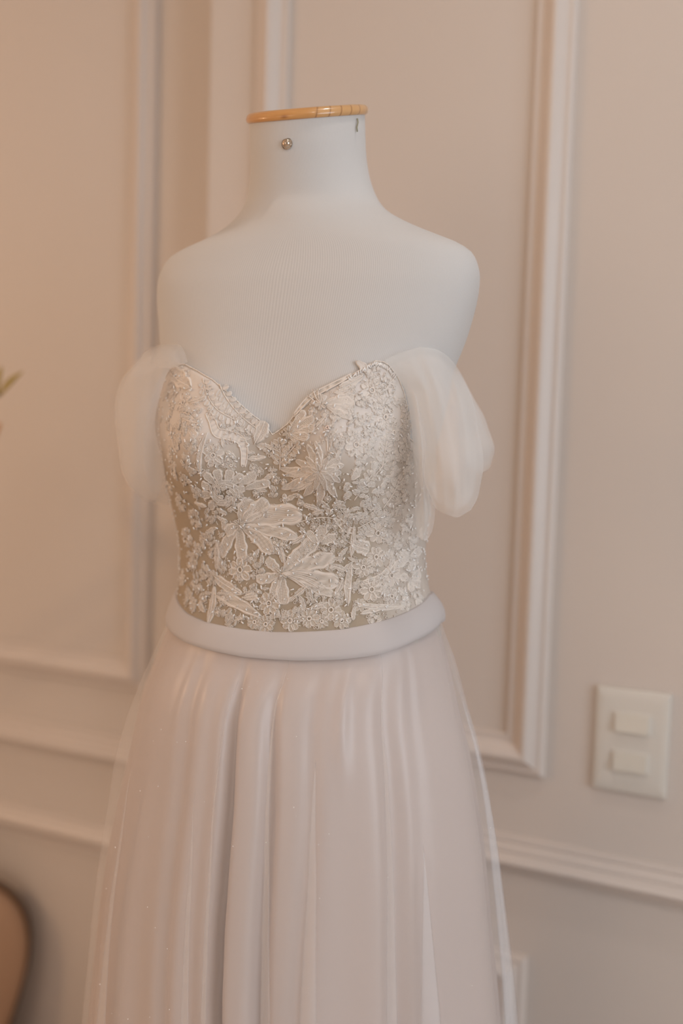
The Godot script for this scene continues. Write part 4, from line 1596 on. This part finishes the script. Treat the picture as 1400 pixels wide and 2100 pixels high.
func build_plant() -> void:
	var foot := on_wall(PLANT_AT)
	var t := thing("vase_of_branches", "olive green branch tips reaching in at the left edge", "plant", foot, WALL_TURN)
	var st := begin()
	lathe(st, [[0.001, 0.0], [0.07, 0.0], [0.085, 0.02], [0.105, 0.18], [0.10, 0.32], [0.06, 0.46], [0.04, 0.52], [0.048, 0.56], [0.042, 0.56], [0.034, 0.52], [0.05, 0.44], [0.001, 0.40]], Vector3.ZERO, 40)
	finish(st, "vase", M.vase_clay, t)
	for b in BRANCHES:
		var pts := []
		for p in b[0]: pts.append(Vector3(p[0], p[1], p[2]))
		var path := smooth_path(pts, 8)
		st = begin()
		tube(st, path, 0.0035, 8)
		var stem := finish(st, "stem", M.bark, t)
		for l in b[1]:
			st = begin()
			leaf_blade(st, Vector3(l[0], l[1], l[2]), Vector3(l[3], l[4], l[5]), l[6])
			finish(st, "leaf" if l[7] == 0 else "bud", M.leaf if l[7] == 0 else M.bud, stem)

const BRANCHES := [
	[[[0,0.4,0],[-0.02,0.8,0],[0.7059,1.2981,-0.0],[0.7955,1.4116,-0.0],[0.8544,1.444,-0.0]], [[0.8526,1.4397,-0.0,0.8958,1.4752,-0.0,0.011,0],[0.847,1.4375,-0.0,0.8561,1.4823,-0.0,0.018,0],[0.7955,1.408,-0.0,0.7662,1.4693,-0.0,0.022,0],[0.7464,1.3445,-0.0,0.8149,1.3542,-0.0,0.02,0],[0.7059,1.2981,-0.0,0.6332,1.3479,-0.0,0.022,0]]],
	[[[0.01,0.4,0],[0.0,0.75,0.0],[0.7057,1.2379,-0.0],[0.7957,1.339,-0.0],[0.8397,1.3731,-0.0]], [[0.8397,1.3709,-0.0,0.8556,1.3999,-0.0,0.017,1],[0.7859,1.3313,-0.0,0.8437,1.3156,-0.0,0.02,0],[0.7363,1.2772,-0.0,0.6541,1.3107,-0.0,0.022,0]]],
]

func leaf_blade(st: SurfaceTool, base: Vector3, tip: Vector3, width: float) -> void:
	var d := tip - base
	var out := Vector3(0, 0, 1)
	var side := d.cross(out).normalized()
	out = side.cross(d).normalized()
	var rows := []
	for i in 13:
		var t := i / 12.0
		var w := width * 0.5 * pow(sin(PI * clampf(t, 0.02, 0.98)), 0.8)
		var row := PackedVector3Array()
		for j in 9:
			var a := TAU * j / 8.0
			row.append(base + d * t + side * cos(a) * w + out * (sin(a) * minf(0.0012, w * 0.5) + 0.12 * w * absf(cos(a)) + 0.006 * sin(PI * t)))
		rows.append(row)
	grid(st, rows)
